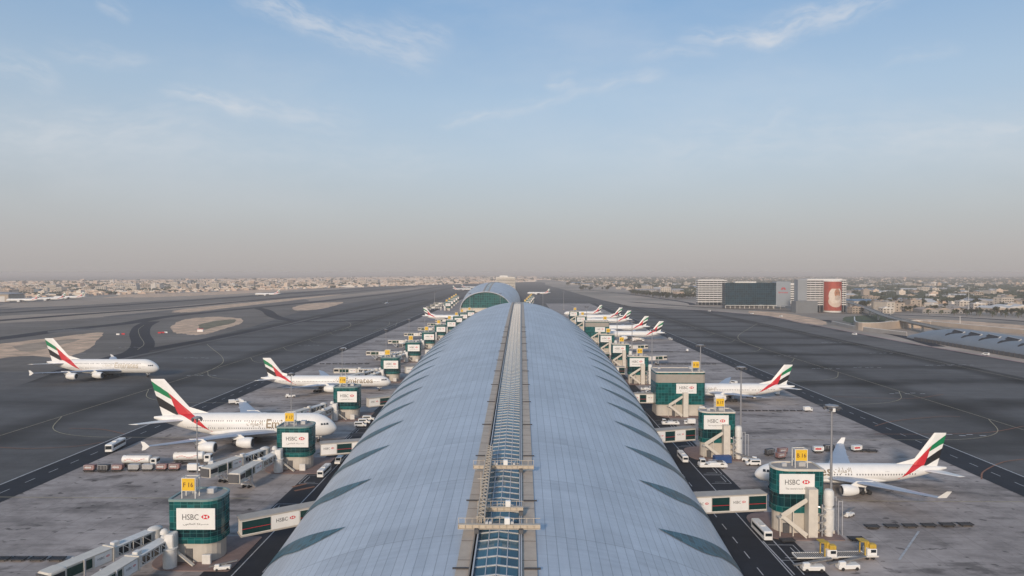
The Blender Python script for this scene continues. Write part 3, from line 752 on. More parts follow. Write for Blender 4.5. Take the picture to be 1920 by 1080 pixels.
# island under a tower
ISL = mat('island_paving', (.22,.15,.13), .85, var=.2, vscale=.4)
LT = [(a-1.3,b) for a,b in [(-74,154.5),(-75.7,228.5),(-78.7,309),(-79.5,418),(-80.3,512),(-80.6,600),(-79.7,682),(-76,749),(-74.7,817),(-74,885),(-68,935)]]
RT = [(a+.2,b) for a,b in [(71,174),(71,246),(74.3,318),(70.5,411),(70,482),(70,557),(72.5,650),(70,790),(69.5,895)]]
NTH = ['first','second','third','fourth','fifth','sixth','seventh','eighth','ninth','tenth','eleventh']
gl, gr = 'teal gate towers along the left of the terminal', 'teal gate towers along the right of the terminal'
for i, (x, y) in enumerate(LT):
    t = tower('L', 'F %d' % (16+i), 'teal glass gate tower with yellow board F %d, %s along the left of the roof' % (16+i, NTH[i]), gl, detail=i<5); t.location = (x, y, .3)
for i, (x, y) in enumerate(RT):
    w = i in (2, 6)
    t = tower('R', 'B %d' % (16+i), ('wide louvred' if w else 'teal glass')+' gate tower with yellow board B %d, %s along the right of the roof' % (16+i, NTH[i]), gr, wide=w, detail=i<5); t.location = (x, y, .3)
for i, (x, y) in enumerate(LT[:8]+RT[:7]):
    mb = MB(); mb.prism([(x+a*1.25, y+6+b*1.25) for a,b in rrect(16,16,5)], .1, .38); o = mb.build('paving_island', ISL); tag(o, kind='structure')
# gates of the far concourse: copies of short towers
fl = tower('L', 'A 1', 'x', None, detail=False)
k = 0
for sgn in (-1, 1):
    for j in range(5):
        y = 1215+85*j; x = FX+sgn*(70+j*4)
        place(fl, USED, (x, y, .3), 0, 'tiny distant teal gate tower, %s on the %s side behind the far glass arch' % (NTH[j], 'left' if sgn<0 else 'right'), 'gate tower', 'gate towers of the far concourse'); k += 1
# the number boards of the far copies are unreadable: no text there
for o in [o for o in COL.objects if o.type=='MESH' and o.name.startswith('gate_number')]:
    p = o.parent
    if p and 'far concourse' in p.get('label',''): bpy.data.objects.remove(o)
# ------------------------------------------------------------------ link corridors
def corridor(p0, p1, z0, label, n, h=3.9, w=3.6, ads=True, first='ad', group='link corridors between roof and gate towers'):
    p0, p1 = Vector((*p0,0)), Vector((*p1,0)); d = p1-p0; L = d.length; rz = math.atan2(d.y, d.x)
    t = empty('link_corridor', (p0.x,p0.y,z0), rz, label, 'corridor', group)
    mb = MB(); mb.box(0,L,-w/2,w/2,0,h-.25); mb.build('tunnel', OFFW, t)
    mb = MB(); mb.box(-.3,L+.1,-w/2-.25,w/2+.25,h-.24,h); mb.box(-.2,L,-w/2-.15,w/2+.15,-.3,-.01); mb.build('roof', mat('corridor_roof',(.42,.38,.33),.75,var=.12,vscale=.4), t)
    seg = L/n; 
    for i in range(n):
        a, b = i*seg+.15, (i+1)*seg-.15
        isad = (i%2==0) == (first=='ad')
        if isad and ads: ad_board(t, a, b, -w/2-.02, .15, h-.45, depth=.08, tagline=False)
        else:
            mb = MB(); mb.box(a,b,-w/2-.09,-w/2-.02,.25,h-.6); g_ = mb.build('window_panel', mat('corridor_glass',(.004,.035,.035),.12), t)
            mb = MB(); mb.box(a,b,-w/2-.13,-w/2-.10,h*.38,h*.38+.12); mb.build('red_stripe', RED, g_)
    return t
SC_ = [((-50,172),(-67,160.5),4.9,3),((-54,237),(-68.7,232),5.0,3),((-58.5,325),(-71.5,316),5.0,3),((-60.5,428),(-72,423),5,3),((-62,520),(-73,517),5,3),((-62,608),(-73,605),5,2),((-60,690),(-72,687),5,2)]
for i, (a, b, z, n) in enumerate(SC_):
    corridor(b, a, z, 'white enclosed corridor from the roof edge to the gate tower marked F %d' % (16+i), n, first='glass' if i==0 else 'ad')
SR_ = [((44,177),(64,180),5.1,4),((48,249),(64,254),5.4,4),((53,326),(63,326),5.4,3),((56,419),(63.5,419),5.4,2),((56,490),(63.5,490),5.4,2),((56,565),(63.5,565),5.4,2)]
for i, (a, b, z, n) in enumerate(SR_):
    corridor(a, b, z, 'white enclosed corridor from the roof edge to the gate tower marked B %d' % (16+i), n, h=4.3)
# ------------------------------------------------------------------ boarding bridges
def make_bridge(L=26):
    t = empty('boarding_bridge', (0,0,0), 0, 'x', 'boarding bridge')
    a = L*.46
    mb = MB(); mb.lathe([(.8,0),(.8,4.0),(1.7,4.1),(1.7,7.5),(1.4,7.8),(.3,8.2)], 16); mb.build('pivot_drum', OFFW, t, smooth=True)
    mb = MB(); mb.box(1.6,a+1,-1.35,1.35,4.5,7.3); mb.box(1.5,a+1,-1.5,1.5,7.3,7.45); mb.build('inner_tunnel', OFFW, t)
    mb = MB(); mb.box(a,L-3,-1.65,1.65,4.3,7.6); mb.box(a-.1,L-2.8,-1.8,1.8,7.6,7.78); mb.box(a-.1,a+.3,-1.85,1.85,4.1,7.95); ot = mb.build('outer_tunnel', CREAM, t)
    for sg in (1,-1):
        M = Matrix() if sg<0 else Matrix.Translation((2*(a+ (L-3-a)/2),0,0)) @ Matrix.Rotation(PI,4,'Z')
        ww = L-3-a
        g_ = MB(); y0_, y1_ = sorted((sg*1.66, sg*1.72))
        if sg < 0: xs = ((a+.6, a+ww*.42),(a+ww*.47, L-3.3))
        else: xs = ((a+.6, a+ww*.42),(a+ww*.47, L-3.3))
        g_.box(xs[1][0],xs[1][1],y0_,y1_,4.9,7.2); g_.build('window_panel', mat('bridge_glass',(.005,.045,.035),.15), t)
        g_ = MB(); 
        for q in range(3): g_.box(2.2+q*(a-3)/3, 1.6+(q+1)*(a-3)/3, min(sg*1.37,sg*1.4), max(sg*1.37,sg*1.4), 5.0, 6.9)
        g_.build('window_panel', GLASSD, t)
        g_ = MB()
        for q in range(4): x = 1.8+q*(a-1.6)/4; x2 = x+(a-1.6)/4; g_.bar((x,sg*1.48,4.7),(x2,sg*1.48,7.2),.14); g_.bar((x2,sg*1.48,4.6),(x2,sg*1.48,7.3),.14)
        g_.build('side_brace', OFFW, t)
        if sg < 0: ad_board(t, xs[0][0], xs[0][1], -1.68, 4.6, 7.4, depth=.06, tagline=False)
        else: ad_board(t, a+ww-xs[0][1]+a, a+ww-xs[0][0]+a, -1.68, 4.6, 7.4, depth=.06, tagline=False, M=M)
    # cab
    mb = MB(); mb.chbox(L-3.2,L+.6,-2.1,2.1,4.2,7.9,.35); c = mb.build('cab', CREAM, t)
    mb = MB(); mb.box(L+.55,L+.95,-1.75,1.75,4.5,7.5); mb.build('canopy', DKGREY, c)
    mb = MB(); mb.box(L-2.6,L+.2,-2.15,-2.09,5.6,7.2); mb.box(L-2.6,L+.2,2.09,2.15,5.6,7.2); mb.build('cab_window', GLASSD, c)
    # drive column
    x = L-7; mb = MB()
    for s in (1,-1): mb.bar((x,s*1.9,1.2),(x,s*1.9,7.9),.34); 
    mb.bar((x,-2.1,1.2),(x,2.1,1.2),.5); mb.bar((x,-2.1,3.9),(x,2.1,3.9),.4); mb.bar((x,-1.9,1.2),(x+1.2,0,3.9),.12)
    dc = mb.build('drive_column', LGREY, t)
    mb = MB()
    for s in (1,-1): mb.cyl((x-.6,s*1.0-.2,.6),(x-.6,s*1.0+.2,.6),.6,n=12); mb.cyl((x+.6,s*1.0-.2,.6),(x+.6,s*1.0+.2,.6),.6,n=12)
    mb.build('wheels', BLACK, dc)
    mb = MB(); mb.bar((L-3.4,2.6,4.4),(L-7.2,2.6,.3),.8,.2); mb.box(L-3.6,L-1.6,2.1,3.0,4.3,4.45); rail(mb,[(L-3.4,3.0,4.4),(L-7.2,3.0,.3)]); mb.build('service_stair', LGREY, t)
    mb = MB(); mb.chbox(a-2.2,a-.6,-.7,.7,7.46,8.4,.15); mb.build('air_unit', OFFW, t)
    return t
BR = make_bridge()
gb = 'boarding bridges of the left gate towers'
pat = [((-11.5,5),(-20,-18),'outer'),((-6.0,0.5),(-9.2,-25),'inner')]
for i, (x, y) in enumerate(LT[:6]):
    for (p, q, nm) in pat:
        a = math.atan2(q[1]-p[1], q[0]-p[0]); place(BR, USED, (x+p[0], y+p[1], .2), a, '%s boarding bridge slanting towards the camera from the gate tower marked F %d' % (nm, 16+i), 'boarding bridge', gb, (1,.92,.84))
    if i >= 3: place(BR, USED, (x-11, y+12, .2), PI*(1.0), 'boarding bridge pointing straight out from the gate tower marked F %d' % (16+i), 'boarding bridge', gb)
for i, (x, y) in enumerate(LT[6:10]):
    place(BR, USED, (x-10, y+3, .2), PI*1.0, 'small distant boarding bridge pointing straight out from the gate tower marked F %d' % (22+i), 'boarding bridge', gb)
for i, (x, y) in enumerate(RT[3:6]):
    place(BR, USED, (x+11, y+9, .2), .35, 'boarding bridge behind the gate tower marked B %d, reaching outward' % (19+i), 'boarding bridge', 'boarding bridges of the right gate towers')
for j in range(3):
    place(BR, USED, (FX-82-j*4, 1218+85*j, .2), PI, 'tiny distant boarding bridge %s from the far glass arch' % NTH[j], 'boarding bridge', 'boarding bridges of the far concourse')
# ------------------------------------------------------------------ light masts
def make_mast(H=33):
    t = empty('light_mast', (0,0,0), 0, 'x', 'light mast')
    mb = MB(); mb.cyl((0,0,0),(0,0,H),.42,.2,10); mb.build('pole', GREY, t)
    mb = MB(); mb.lathe([(1.5,H-.5),(1.6,H-.3),(1.6,H-.1),(.3,H+.1)], 12); mb.build('head_ring', GREY, t)
    for i in range(6):
        a = i*PI/3; mb = MB().tf(Matrix.Translation((1.7*math.cos(a),1.7*math.sin(a),H-.6)) @ Matrix.Rotation(a,4,'Z') @ Matrix.Rotation(.6,4,'Y')); mb.chbox(-.1,.55,-.4,.4,-.35,.35,.06); mb.build('floodlight', DKGREY, t)
    mb = MB(); mb.chbox(-.8,.8,-.8,.8,0,1.0,.1); mb.build('foot', CONC, t)
    return t
MS = make_mast()
gm = 'floodlight masts beside the gate towers'
for i, (x, y) in enumerate(RT[:6]): place(MS, USED, (x+8.3+(2 if i==2 else 0), y+1+(4 if i==2 else 0), .3), i*.4, 'tall grey floodlight mast beside the gate tower marked B %d' % (16+i), 'light mast', gm)
for i, (x, y) in enumerate(LT[:6]): place(MS, USED, (x-4.6, y+12, .3), i*.5, 'tall thin floodlight mast behind the gate tower marked F %d' % (16+i), 'light mast', gm, (.6,.6,.95))
gm = 'distant floodlight masts'
for i, (px, Y) in enumerate(((1057,1250),(1100,700),(1018,1300),(815,1230),(938,1150),(881,1160))):
    place(MS, USED, (gy(px,Y), Y, .1), 0, 'slim distant floodlight mast %s' % ('right of the spine by the farther gates','among the far right tails','standing right of the far glass arch','among the gates left of the far glass arch','in front of the right half of the far glass arch','at the left rim of the far glass arch')[i], 'light mast', gm)
# ------------------------------------------------------------------ vehicles (front towards +x, origin on the ground)
def wheels(t, xs, w, r=.48):
    for x in xs:
        for s in (1,-1):
            mb = MB(); mb.cyl((x,s*w-.14,r),(x,s*w+.14,r),r,n=12); mb.build('wheel', BLACK, t)
def make_bus(L=11.5, H=3.1):
    t = empty('airport_bus', (0,0,0), 0, 'x', 'bus')
    mb = MB(); mb.chbox(-L/2,L/2,-1.3,1.3,.45,H,.22); mb.build('body', WHITE, t)
    mb = MB(); mb.box(-L/2+.6,L/2-1.2,-1.33,-1.29,1.55,2.5); mb.box(-L/2+.6,L/2-1.2,1.29,1.33,1.55,2.5); mb.build('side_windows', GLASSD, t)
    mb = MB(); mb.box(L/2-.02,L/2+.03,-1.1,1.1,1.3,2.6); mb.build('windscreen', GLASSD, t); mb = MB(); mb.box(-L/2-.03,-L/2+.02,-1.0,1.0,1.6,2.5); mb.build('rear_window', GLASSD, t)
    mb = MB(); mb.chbox(-1.4,1.4,-.8,.8,H,H+.28,.1); mb.build('roof_unit', OFFW, t); wheels(t, (-L/2+2.4, L/2-2.6), 1.12, .5); return t
def make_van(L=5.2):
    t = empty('van', (0,0,0), 0, 'x', 'van')
    mb = MB(); prof = [(-L/2,.4),(L/2,.4),(L/2,1.05),(L/2-.9,1.25),(L/2-1.5,2.1),(-L/2+.1,2.15)]
    mb.loft([[(x,y*k,z) for x,z in prof] for y,k in ((-.95,1),(.95,1))]); mb.build('body', WHITE, t)
    mb = MB(); mb.box(-L/2+.4,L/2-1.8,-.975,-.94,1.3,1.85); mb.box(-L/2+.4,L/2-1.8,.94,.975,1.3,1.85); mb.build('side_windows', GLASSD, t)
    mb = MB(); mb.add([(L/2-.88,-.85,1.31),(L/2-.88,.85,1.31),(L/2-1.45,.8,2.08),(L/2-1.45,-.8,2.08)],[(0,1,2,3)]); mb.build('windscreen', GLASSD, t)
    wheels(t, (-L/2+1, L/2-1), .85, .36); return t
def make_truck(L=8, kind='box', name='box_truck', cat='truck', body=None):
    t = empty(name, (0,0,0), 0, 'x', cat); body = body or WHITE
    mb = MB(); mb.chbox(L/2-2.0,L/2,-1.2,1.2,.6,2.7,.2); mb.build('cab', WHITE, t)
    mb = MB(); mb.box(L/2-.03,L/2+.03,-1.05,1.05,1.6,2.4); mb.box(L/2-1.6,L/2-.5,-1.23,-1.19,1.6,2.4); mb.box(L/2-1.6,L/2-.5,1.19,1.23,1.6,2.4); mb.build('cab_window', GLASSD, t)
    mb = MB(); mb.box(-L/2,L/2-.3,-.9,.9,.62,.95); mb.build('chassis', DKGREY, t)
    if kind == 'box': mb = MB(); mb.chbox(-L/2,L/2-2.2,-1.3,1.3,.96,3.7,.1); mb.build('cargo_box', body, t)
    if kind == 'tank':
        mb = MB(); rg = [[(x, 1.25*k*math.sin(2*PI*i/16), 2.25+1.25*k*math.cos(2*PI*i/16)) for i in range(16)] for x,k in ((-L/2,.8),(-L/2+.2,1),(L/2-2.5,1),(L/2-2.3,.8))]
        mb.loft(rg); k_ = mb.build('tank', WHITE, t, smooth=True); mb = MB()
        for q in range(9):
            u = q/9; x = -L/2+1+u*(L-4.5); 
            for s in (-1.28,1.28): mb.box(x,x+.7*(L-4.5)/9*1.2,s-.02,s+.02,2.2+.35*math.sin(u*9),2.32+.35*math.sin(u*9))
        mb.build('red_wave_stripe', RED, k_); mb = MB(); mb.chbox(-L/2+1,L/2-3.5,-.4,.4,3.42,3.65,.05); mb.build('top_walkway', GREY, t)
    wheels(t, (-L/2+1.2,-L/2+2.5, L/2-1.2), 1.05, .5); return t
def make_tug():
    t = empty('pushback_tug', (0,0,0), 0, 'x', 'tug'); L = 9.5
    mb = MB(); mb.chbox(-L/2,L/2,-1.7,1.7,.45,1.5,.2); mb.chbox(-L/2+.4,1.2,-1.3,1.3,1.5,1.9,.12); mb.build('body', WHITE, t)
    mb = MB(); mb.chbox(L/2-2.2,L/2-.3,-1.2,1.2,1.5,3.0,.2); mb.build('cab', WHITE, t)
    mb = MB(); mb.box(L/2-2.0,L/2-.5,-1.23,-1.19,2.0,2.8); mb.box(L/2-2.0,L/2-.5,1.19,1.23,2.0,2.8); mb.box(L/2-.32,L/2-.27,-1,1,2.0,2.8); mb.build('cab_window', GLASSD, t)
    mb = MB(); [mb.box(x,x+.7,-1.73,-1.69,1.0,1.3) for x in (-3.9,-2.6,-.8,.2)]; mb.chbox(-3.4,-1.4,-.8,.8,1.9,2.3,.1); mb.build('engine_grille', DKGREY, t)
    mb = MB(); mb.bar((-4,-1.5,1.9),(1,-1.5,2.3),.1); mb.bar((-4,1.5,1.9),(1,1.5,2.3),.1); mb.build('hand_rail', LGREY, t)
    wheels(t, (-2.9,2.6), 1.55, .85); return t
def make_loader():
    t = empty('cargo_loader', (0,0,0), 0, 'x', 'cargo loader'); L = 11
    mb = MB(); mb.box(-L/2,L/2,-1.5,1.5,.7,1.0); mb.bar((-L/2,-1.6,1.05),(L/2,-1.6,1.05),.25); mb.bar((-L/2,1.6,1.05),(L/2,1.6,1.05),.25); mb.build('chassis', OFFW, t)
    mb = MB(); [mb.cyl((-L/2+.5+i*.55,-1.4,1.1),(-L/2+.5+i*.55,1.4,1.1),.12,n=6) for i in range(14)]; mb.build('roller_deck', DKGREY, t)
    mb = MB(); [mb.bar((2.0,s,1.0),(2.0,s,4.6),.26) for s in (-1.3,1.3)]; mb.bar((2.0,-1.4,4.6),(2.0,1.4,4.6),.3); mb.box(.9,2.9,-1.3,1.3,4.7,4.85); mb.build('lift_mast', mat('worn_yellow',(.5,.33,.04),.6,var=.2,vscale=1), t)
    mb = MB(); mb.chbox(3.4,5.2,-1.3,.3,2.9,4.0,.2); mb.chbox(2.9,3.8,-.4,1.0,2.2,4.5,.2); mb.build('operator_cab', MATS['worn_yellow'], t)
    mb = MB(); mb.box(5.18,5.28,-1.1,.2,1.9,2.7); mb.box(3.5,4.9,-1.47,-1.4,1.9,2.7); mb.build('cab_window', GLASSD, t)
    mb = MB(); mb.chbox(2.6,5.25,-1.45,1.05,1.0,2.88,.15); mb.build('white_skirt', WHITE, t)
    wheels(t, (-4,-2.8,2.6,4.2), 1.3, .45); return t
def make_belt():
    t = empty('belt_loader', (0,0,0), 0, 'x', 'belt loader')
    mb = MB(); mb.chbox(-2.6,2.4,-.95,.95,.4,1.25,.15); mb.chbox(-2.4,-.9,-.9,0,1.25,2.0,.12); mb.build('body', WHITE, t)
    mb = MB(); mb.bar((-4.2,.35,1.15),(4.4,.35,2.6),.9,.22); mb.build('belt', mat('belt_grey',(.2,.19,.18),.7,var=.2,vscale=2), t); mb = MB(); mb.bar((0,.35,1.2),(1.4,.35,2.0),.2); mb.build('lift_arm', GREY, t)
    wheels(t, (-1.7,1.6), .85, .4); return t
def make_dolly():
    t = empty('cargo_dolly', (0,0,0), 0, 'x', 'dolly'); mb = MB(); mb.box(-2.4,2.4,-1.4,1.4,.42,.6)
    for x in (-2.35,2.35): mb.box(x-.08,x+.08,-1.4,1.4,.6,.85)
    for y in (-1.35,1.35): mb.box(-2.3,2.3,y-.06,y+.06,.6,.74)
    mb.build('deck', mat('dolly_dark',(.035,.035,.038),.7,var=.3,vscale=2), t)
    mb = MB(); [mb.cyl((-2+i*.5,-1.25,.66),(-2+i*.5,1.25,.66),.09,n=6) for i in range(9)]; mb.build('rollers', DKGREY, t)
    mb = MB(); mb.bar((2.4,0,.45),(3.6,0,.3),.12); mb.build('tow_bar', DKGREY, t); wheels(t, (-1.7,1.7), 1.1, .22); return t
def make_container(m, name='luggage_container', stripe=None):
    t = empty(name, (0,0,0), 0, 'x', 'container')
    mb = MB(); pr = [(-1.6,0),(1.6,0),(2.1,.5),(2.1,1.65),(-1.6,1.65)]; mb.loft([[(x,y,z) for x,z in pr] for y in (-.78,.78)]); mb.build('shell', m, t)
    mb = MB(); [mb.box(x-.04,x+.04,-.81,-.785,.1,1.55) for x in (-1.5,-.4,.7,1.5)]; mb.box(-1.55,1.55,-.81,-.785,1.5,1.6); mb.build('door_frame', LGREY, t)
    if stripe: mb = MB(); mb.box(-1.2,1.1,-.84,-.82,.55,1.15); mb.build('side_panel', stripe, t)
    return t
BUS, VAN, TANK, BOXT, TUG, LOAD, BELT, DOL = make_bus(), make_van(), make_truck(11,'tank','fuel_tanker','tanker'), make_truck(7,'box'), make_tug(), make_loader(), make_belt(), make_dolly()
CB = [make_container(mat('container_red',(.25,.13,.12),.6,var=.25,vscale=1), stripe=LGREY), make_container(SILVER), make_container(WHITE, stripe=RED), make_container(mat('container_dark',(.06,.06,.065),.6))]
def P(px, py): return gp(px, py, .3)
def put(p, px, py, rz, label, cat, group=None, sc=None, z=.3):
    x, y = P(px, py); return place(p, USED, (x,y,z), rz, label, cat, group, sc)
H = PI/2
put(BUS, 217, 842, -H+.12, 'white airport bus with dark windows driving on the road left of the apron', 'bus')
put(BUS, 608, 889, H*.99, 'white bus on the dark road below the gate tower marked F 17', 'bus', sc=.8)
put(VAN, 636, 868, -H, 'white van just ahead of the bus below the gate tower marked F 17', 'van')
put(BUS, 1280, 862, H, 'cream bus on the dark road under the corridor of the gate tower marked B 17', 'bus', sc=.78)
put(BUS, 1428, 1002, H+.02, 'cream bus below the corridor of the gate tower marked B 16', 'bus', sc=.82)
g = 'white vans parked by the roof near the double-deck nose'
for i,(px,py,l) in enumerate(((676,800,'front'),(683,794,'middle'),(691,788,'rear'))): put(VAN, px, py, .05, l+' one of three white vans between roof and double-deck nose', 'van', g)
put(TANK, 264, 874, 0.02, 'white fuel tanker with a red wave stripe, behind the left row of containers', 'tanker', 'fuel tankers', 1.1)
put(TANK, 362, 868, .12, 'white fuel tanker parked nearer the large airliner than the other tanker', 'tanker', 'fuel tankers', 1.15)
put(BOXT, 367, 884, 0.03, 'small white box truck beside the farther fuel tanker', 'truck', sc=.72)
put(BELT, 405, 873, .5, 'red and white belt loader left of the bridge cab at the gate tower F 17', 'belt loader')
put(TUG, 1336, 876, PI, 'large white pushback tug beside the foot of the gate tower marked B 17', 'tug')
put(TUG, 1257, 796, PI, 'white pushback tug between the roof and the gate tower marked B 17', 'tug', sc=.8)
put(BOXT, 1293, 796, PI, 'white service truck just right of the farther pushback tug', 'truck', sc=.7)
put(TUG, 1205, 740, .2, 'white aircraft tug under the corridor of the wide gate tower B 18', 'tug', sc=.75)
put(TUG, 1212, 731, 0, 'white aircraft tug behind the other one beside the wide gate tower B 18', 'tug', sc=.7)
put(VAN, 1412, 872, PI, 'white pickup-like van standing before the nose of the airliner at B 17', 'van', sc=.95)
put(BELT, 1405, 866, 2.6, 'white belt loader behind the van near the nose of the airliner at B 17', 'belt loader')
put(LOAD, 1528, 1048, .03, 'yellow and white cargo loader, left of the two on the lower right apron', 'cargo loader', 'cargo loaders on the lower right apron', .88)
put(LOAD, 1603, 1046, .05, 'yellow and white cargo loader, right of the two on the lower right apron', 'cargo loader', 'cargo loaders on the lower right apron', .88)
put(BELT, 1524, 1070, 0.02, 'low white belt loader in front of the left cargo loader', 'belt loader')
put(BELT, 1590, 1067, 0.1, 'white belt loader with a red belt in front of the right cargo loader', 'belt loader')
put(BELT, 1592, 968, .6, 'small yellowish loader standing alone right of the gate tower B 16', 'belt loader', sc=.7)
put(BELT, 418, 1068, .2, 'small white baggage loader at the foot of the gate tower marked F 16', 'belt loader', sc=.7)
put(VAN, 1800-3, 986, .0, 'x', 'van') if False else None
# service vehicles round the airliners
put(BOXT, 1457, 740, H*.9, 'white catering truck raised beside the tail of the airliner at B 18', 'truck', sc=.75)
put(BELT, 1408, 746, 2.2, 'dark belt loader under the rear door of the airliner at B 18', 'belt loader', sc=1.1)
put(BELT, 1352, 748, 2.4, 'belt loader behind the engine of the airliner at B 18', 'belt loader')
put(BOXT, 1515, 771, .2, 'small white truck on the apron edge below the tail of the airliner at B 18', 'truck', sc=.62)
put(BOXT, 437, 757, .5, 'red and white truck at the apron edge left of the long airliner tail', 'truck', sc=.6)
put(VAN, 452, 757, .3, 'white van at the apron edge left of the long airliner tail', 'van')
put(BELT, 545, 745, .4, 'dark steel loader under the rear fuselage of the long airliner', 'belt loader')
put(BELT, 1190, 640, .3, 'loader behind the tail of the nearest airliner in the right row', 'belt loader')
put(VAN, 1257, 637, -1.2, 'small white van on the road beyond the right row of tails', 'van')
put(BOXT, 1288, 659, H, 'small dark truck alone on the right apron beyond the dolly rows', 'truck', sc=.6)
put(BOXT, 1168, 634, 0, 'red truck beside the engine of the nearest airliner in the right row', 'truck', sc=.7)
put(TANK, 1196, 640, 0, 'white fuel bowser on the apron below the nearest airliner of the right row', 'tanker')
g = 'vehicles on the perimeter roads'
for i,(px,py,l) in enumerate(((645,656,'left service road near the dolly row'),(600,712,'left service road behind the long airliner'),(1375,720,'right service road beyond the airliner at B 18'),(1602,628,'perimeter road beside the long pink line'),(1848,666,'perimeter road in front of the curved station roof'),(1330,584,'road before the striped office slab'),(1410,589,'road before the dark glass block'),(1464,594,'road before the office entrance canopy'))):
    put(VAN, px, py, 1.1 if px<1000 else 2.0, 'small white van on the '+l, 'van', g)
put(BOXT, 1560, 765+8, H, 'dark and white tractor group on the right service road behind the mast', 'truck', sc=.6)
# rows of dollies and containers
def dolrow(pts, label, group, rz=0, sc=None):
    for i,(px,py) in enumerate(pts): put(DOL, px, py, rz, label % ORD(i, len(pts)), 'dolly', group, sc or .7)
def ORD(i, n): return 'leftmost' if i==0 else ('rightmost' if i==n-1 else NTH[i])
dolrow([(1635,989),(1671,988),(1706,987.5),(1741,986.5),(1776,985.5),(1810,985)], 'flat dark dolly, %s in the row on the lower right apron', 'dark dollies on the lower right apron')
put(DOL, 1605, 1012, 0, 'flat dark dolly standing alone just below the row of six', 'dolly', sc=.74)
put(DOL, 1476, 1015, .1, 'flat dark dolly at the foot of the gate tower marked B 16', 'dolly')
dolrow([(4,1050),(36,1050),(71,1050),(107,1050)], 'flat dark dolly, %s of the four at the lower left corner', 'dark dollies at the lower left corner')
dolrow([(1382+13*i,770.5) for i in range(10)], 'small dolly, %s of the row before the airliner at B 18', 'dollies before the airliner at B 18', sc=.5)
dolrow([(1244+10.5*i,683) for i in range(10)], 'small dolly, %s of the row level with tower B 19', 'dollies level with B 19', sc=.6)
dolrow([(1213+9*i,660) for i in range(6)], 'tiny dolly, %s of the row level with tower B 20', 'dollies level with B 20', sc=.6)
dolrow([(604+12*i,682.5) for i in range(8)], 'small dark dolly, %s of the row left of the gate tower F 19', 'dollies left of F 19', sc=.65)
dolrow([(707+7.5*i,639.8) for i in range(6)], 'tiny dark dolly, %s of the row beside the sixth left gate tower', 'dollies left of F 21', sc=.6)
dolrow([(690+9*i,658.5) for i in range(6)], 'tiny dark dolly, %s of the row beside the fifth left gate tower', 'dollies left of F 20', sc=.6)
dolrow([(505+14*i,775.5) for i in range(8)], 'small dark dolly, %s of the row behind the double-deck airliner', 'dollies behind the double-deck airliner', sc=.7)
def cont(px, py, k, label, group=None, rz=0, sc=.98):
    x, y = P(px, py); place(DOL, USED, (x,y,.3), rz, 'dolly under the '+label, 'dolly', group and group+' dollies', .7)
    place(CB[k], USED, (x,y,.3+.62), rz, label, 'container', group, sc)
g = 'containers in the row by the fuel tankers'
for i,(px,k,l) in enumerate(((168,0,'red and grey container, leftmost of the row by the fuel tankers'),(194,3,'dark container, second in the row by the fuel tankers'),(220,0,'red container, third in the row by the fuel tankers'),(251,1,'silver container just before the front fuel tanker, fourth in its row'),(277,1,'silver container, fifth in the row by the fuel tankers'),(303,0,'red container, sixth in the row by the fuel tankers'),(327,0,'red container, rightmost of the row by the fuel tankers'))):
    cont(px, 883.5-(px-168)*.012, k, l, g)
for i,(px,py,k,l) in enumerate(((1533,848,2,'white container with a red panel behind the right airliner wing'),(1553,845,3,'dark container between the white one and the upright wing'),(1605,846,2,'white and red container right of the upright wing'),(1466,851,0,'red container nearest the nose of the right airliner'),(1463,860,0,'red container in front of the other red one by the nose'),(1442,853,3,'dark container left of the red ones near the airliner nose'))):
    cont(px, py, k, l, None, .1*i)
dolrow([(1622,846),(1634,847)], 'dark empty dolly, %s of two right of the upright wing', 'dollies right of the upright wing', sc=.8)
put(CB[1], 1354, 866, .1, 'silver container behind the large pushback tug', 'container', sc=1.1)
bx = empty('equipment_skip', (*P(1354,868),.3), .1, 'blue steel equipment skip behind the large pushback tug', 'skip')
mb = MB(); mb.loft([[(x,y,z) for x,y in ((-3,-1.2),(3,-1.2),(3,1.2),(-3,1.2))] for z in (.2,2.6)]); mb.build('shell', BLUE, bx); mb = MB(); [mb.box(x-.07,x+.07,-1.28,-1.21,.2,2.6) for x in (-2.9,-1.4,0,1.4,2.9)]; mb.box(-3.05,3.05,-1.3,-1.2,2.5,2.66); mb.build('rib_frame', BLUE, bx)
# ------------------------------------------------------------------ ground
def sheet(name, pts, z, m, kind='structure'):
    mb = MB(); mb.v = [(x,y,z) for x,y in pts]
    from mathutils.geometry import tessellate_polygon
    tr = tessellate_polygon([[Vector((x,y,0)) for x,y in pts]]); mb.f = [tuple(t) for t in tr]; mb.mi = [0]*len(mb.f)
    o = mb.build(name, m, fix=False); 
    for p in o.data.polygons:
        if p.normal.z < 0: p.flip()
    return tag(o, kind=kind)
def ribbon(mb, pts, w, z, closed=False):
    pts = [Vector((p[0],p[1],0)) for p in pts]; L = []; Rr = []
    for i, p in enumerate(pts):
        a = pts[max(i-1,0)]; b = pts[min(i+1,len(pts)-1)]; d = (b-a).normalized(); n = Vector((-d.y,d.x,0)); ww = w[i] if isinstance(w,(list,tuple)) else w
        L.append(p+n*ww/2); Rr.append(p-n*ww/2)
    k = len(mb.v); n = len(pts)
    mb.v += [(q.x,q.y,z) for q in L+Rr]; mb.f += [(k+i, k+n+i, k+n+i+1, k+i+1) for i in range(n-1)]; mb.mi += [0]*(n-1)
def curve(pts, st=8):
    'catmull-rom through points'
    P_ = [Vector((*p,0)) for p in pts]; P_ = [2*P_[0]-P_[1]]+P_+[2*P_[-1]-P_[-2]]; out = []
    for i in range(1, len(P_)-2):
        for j in range(st):
            t = j/st; a,b,c,d = P_[i-1:i+3]
            q = .5*((2*b)+(c-a)*t+(2*a-5*b+4*c-d)*t*t+(-a+3*b-3*c+d)*t**3); out.append((q.x,q.y))
    out.append((P_[-2].x,P_[-2].y)); return out
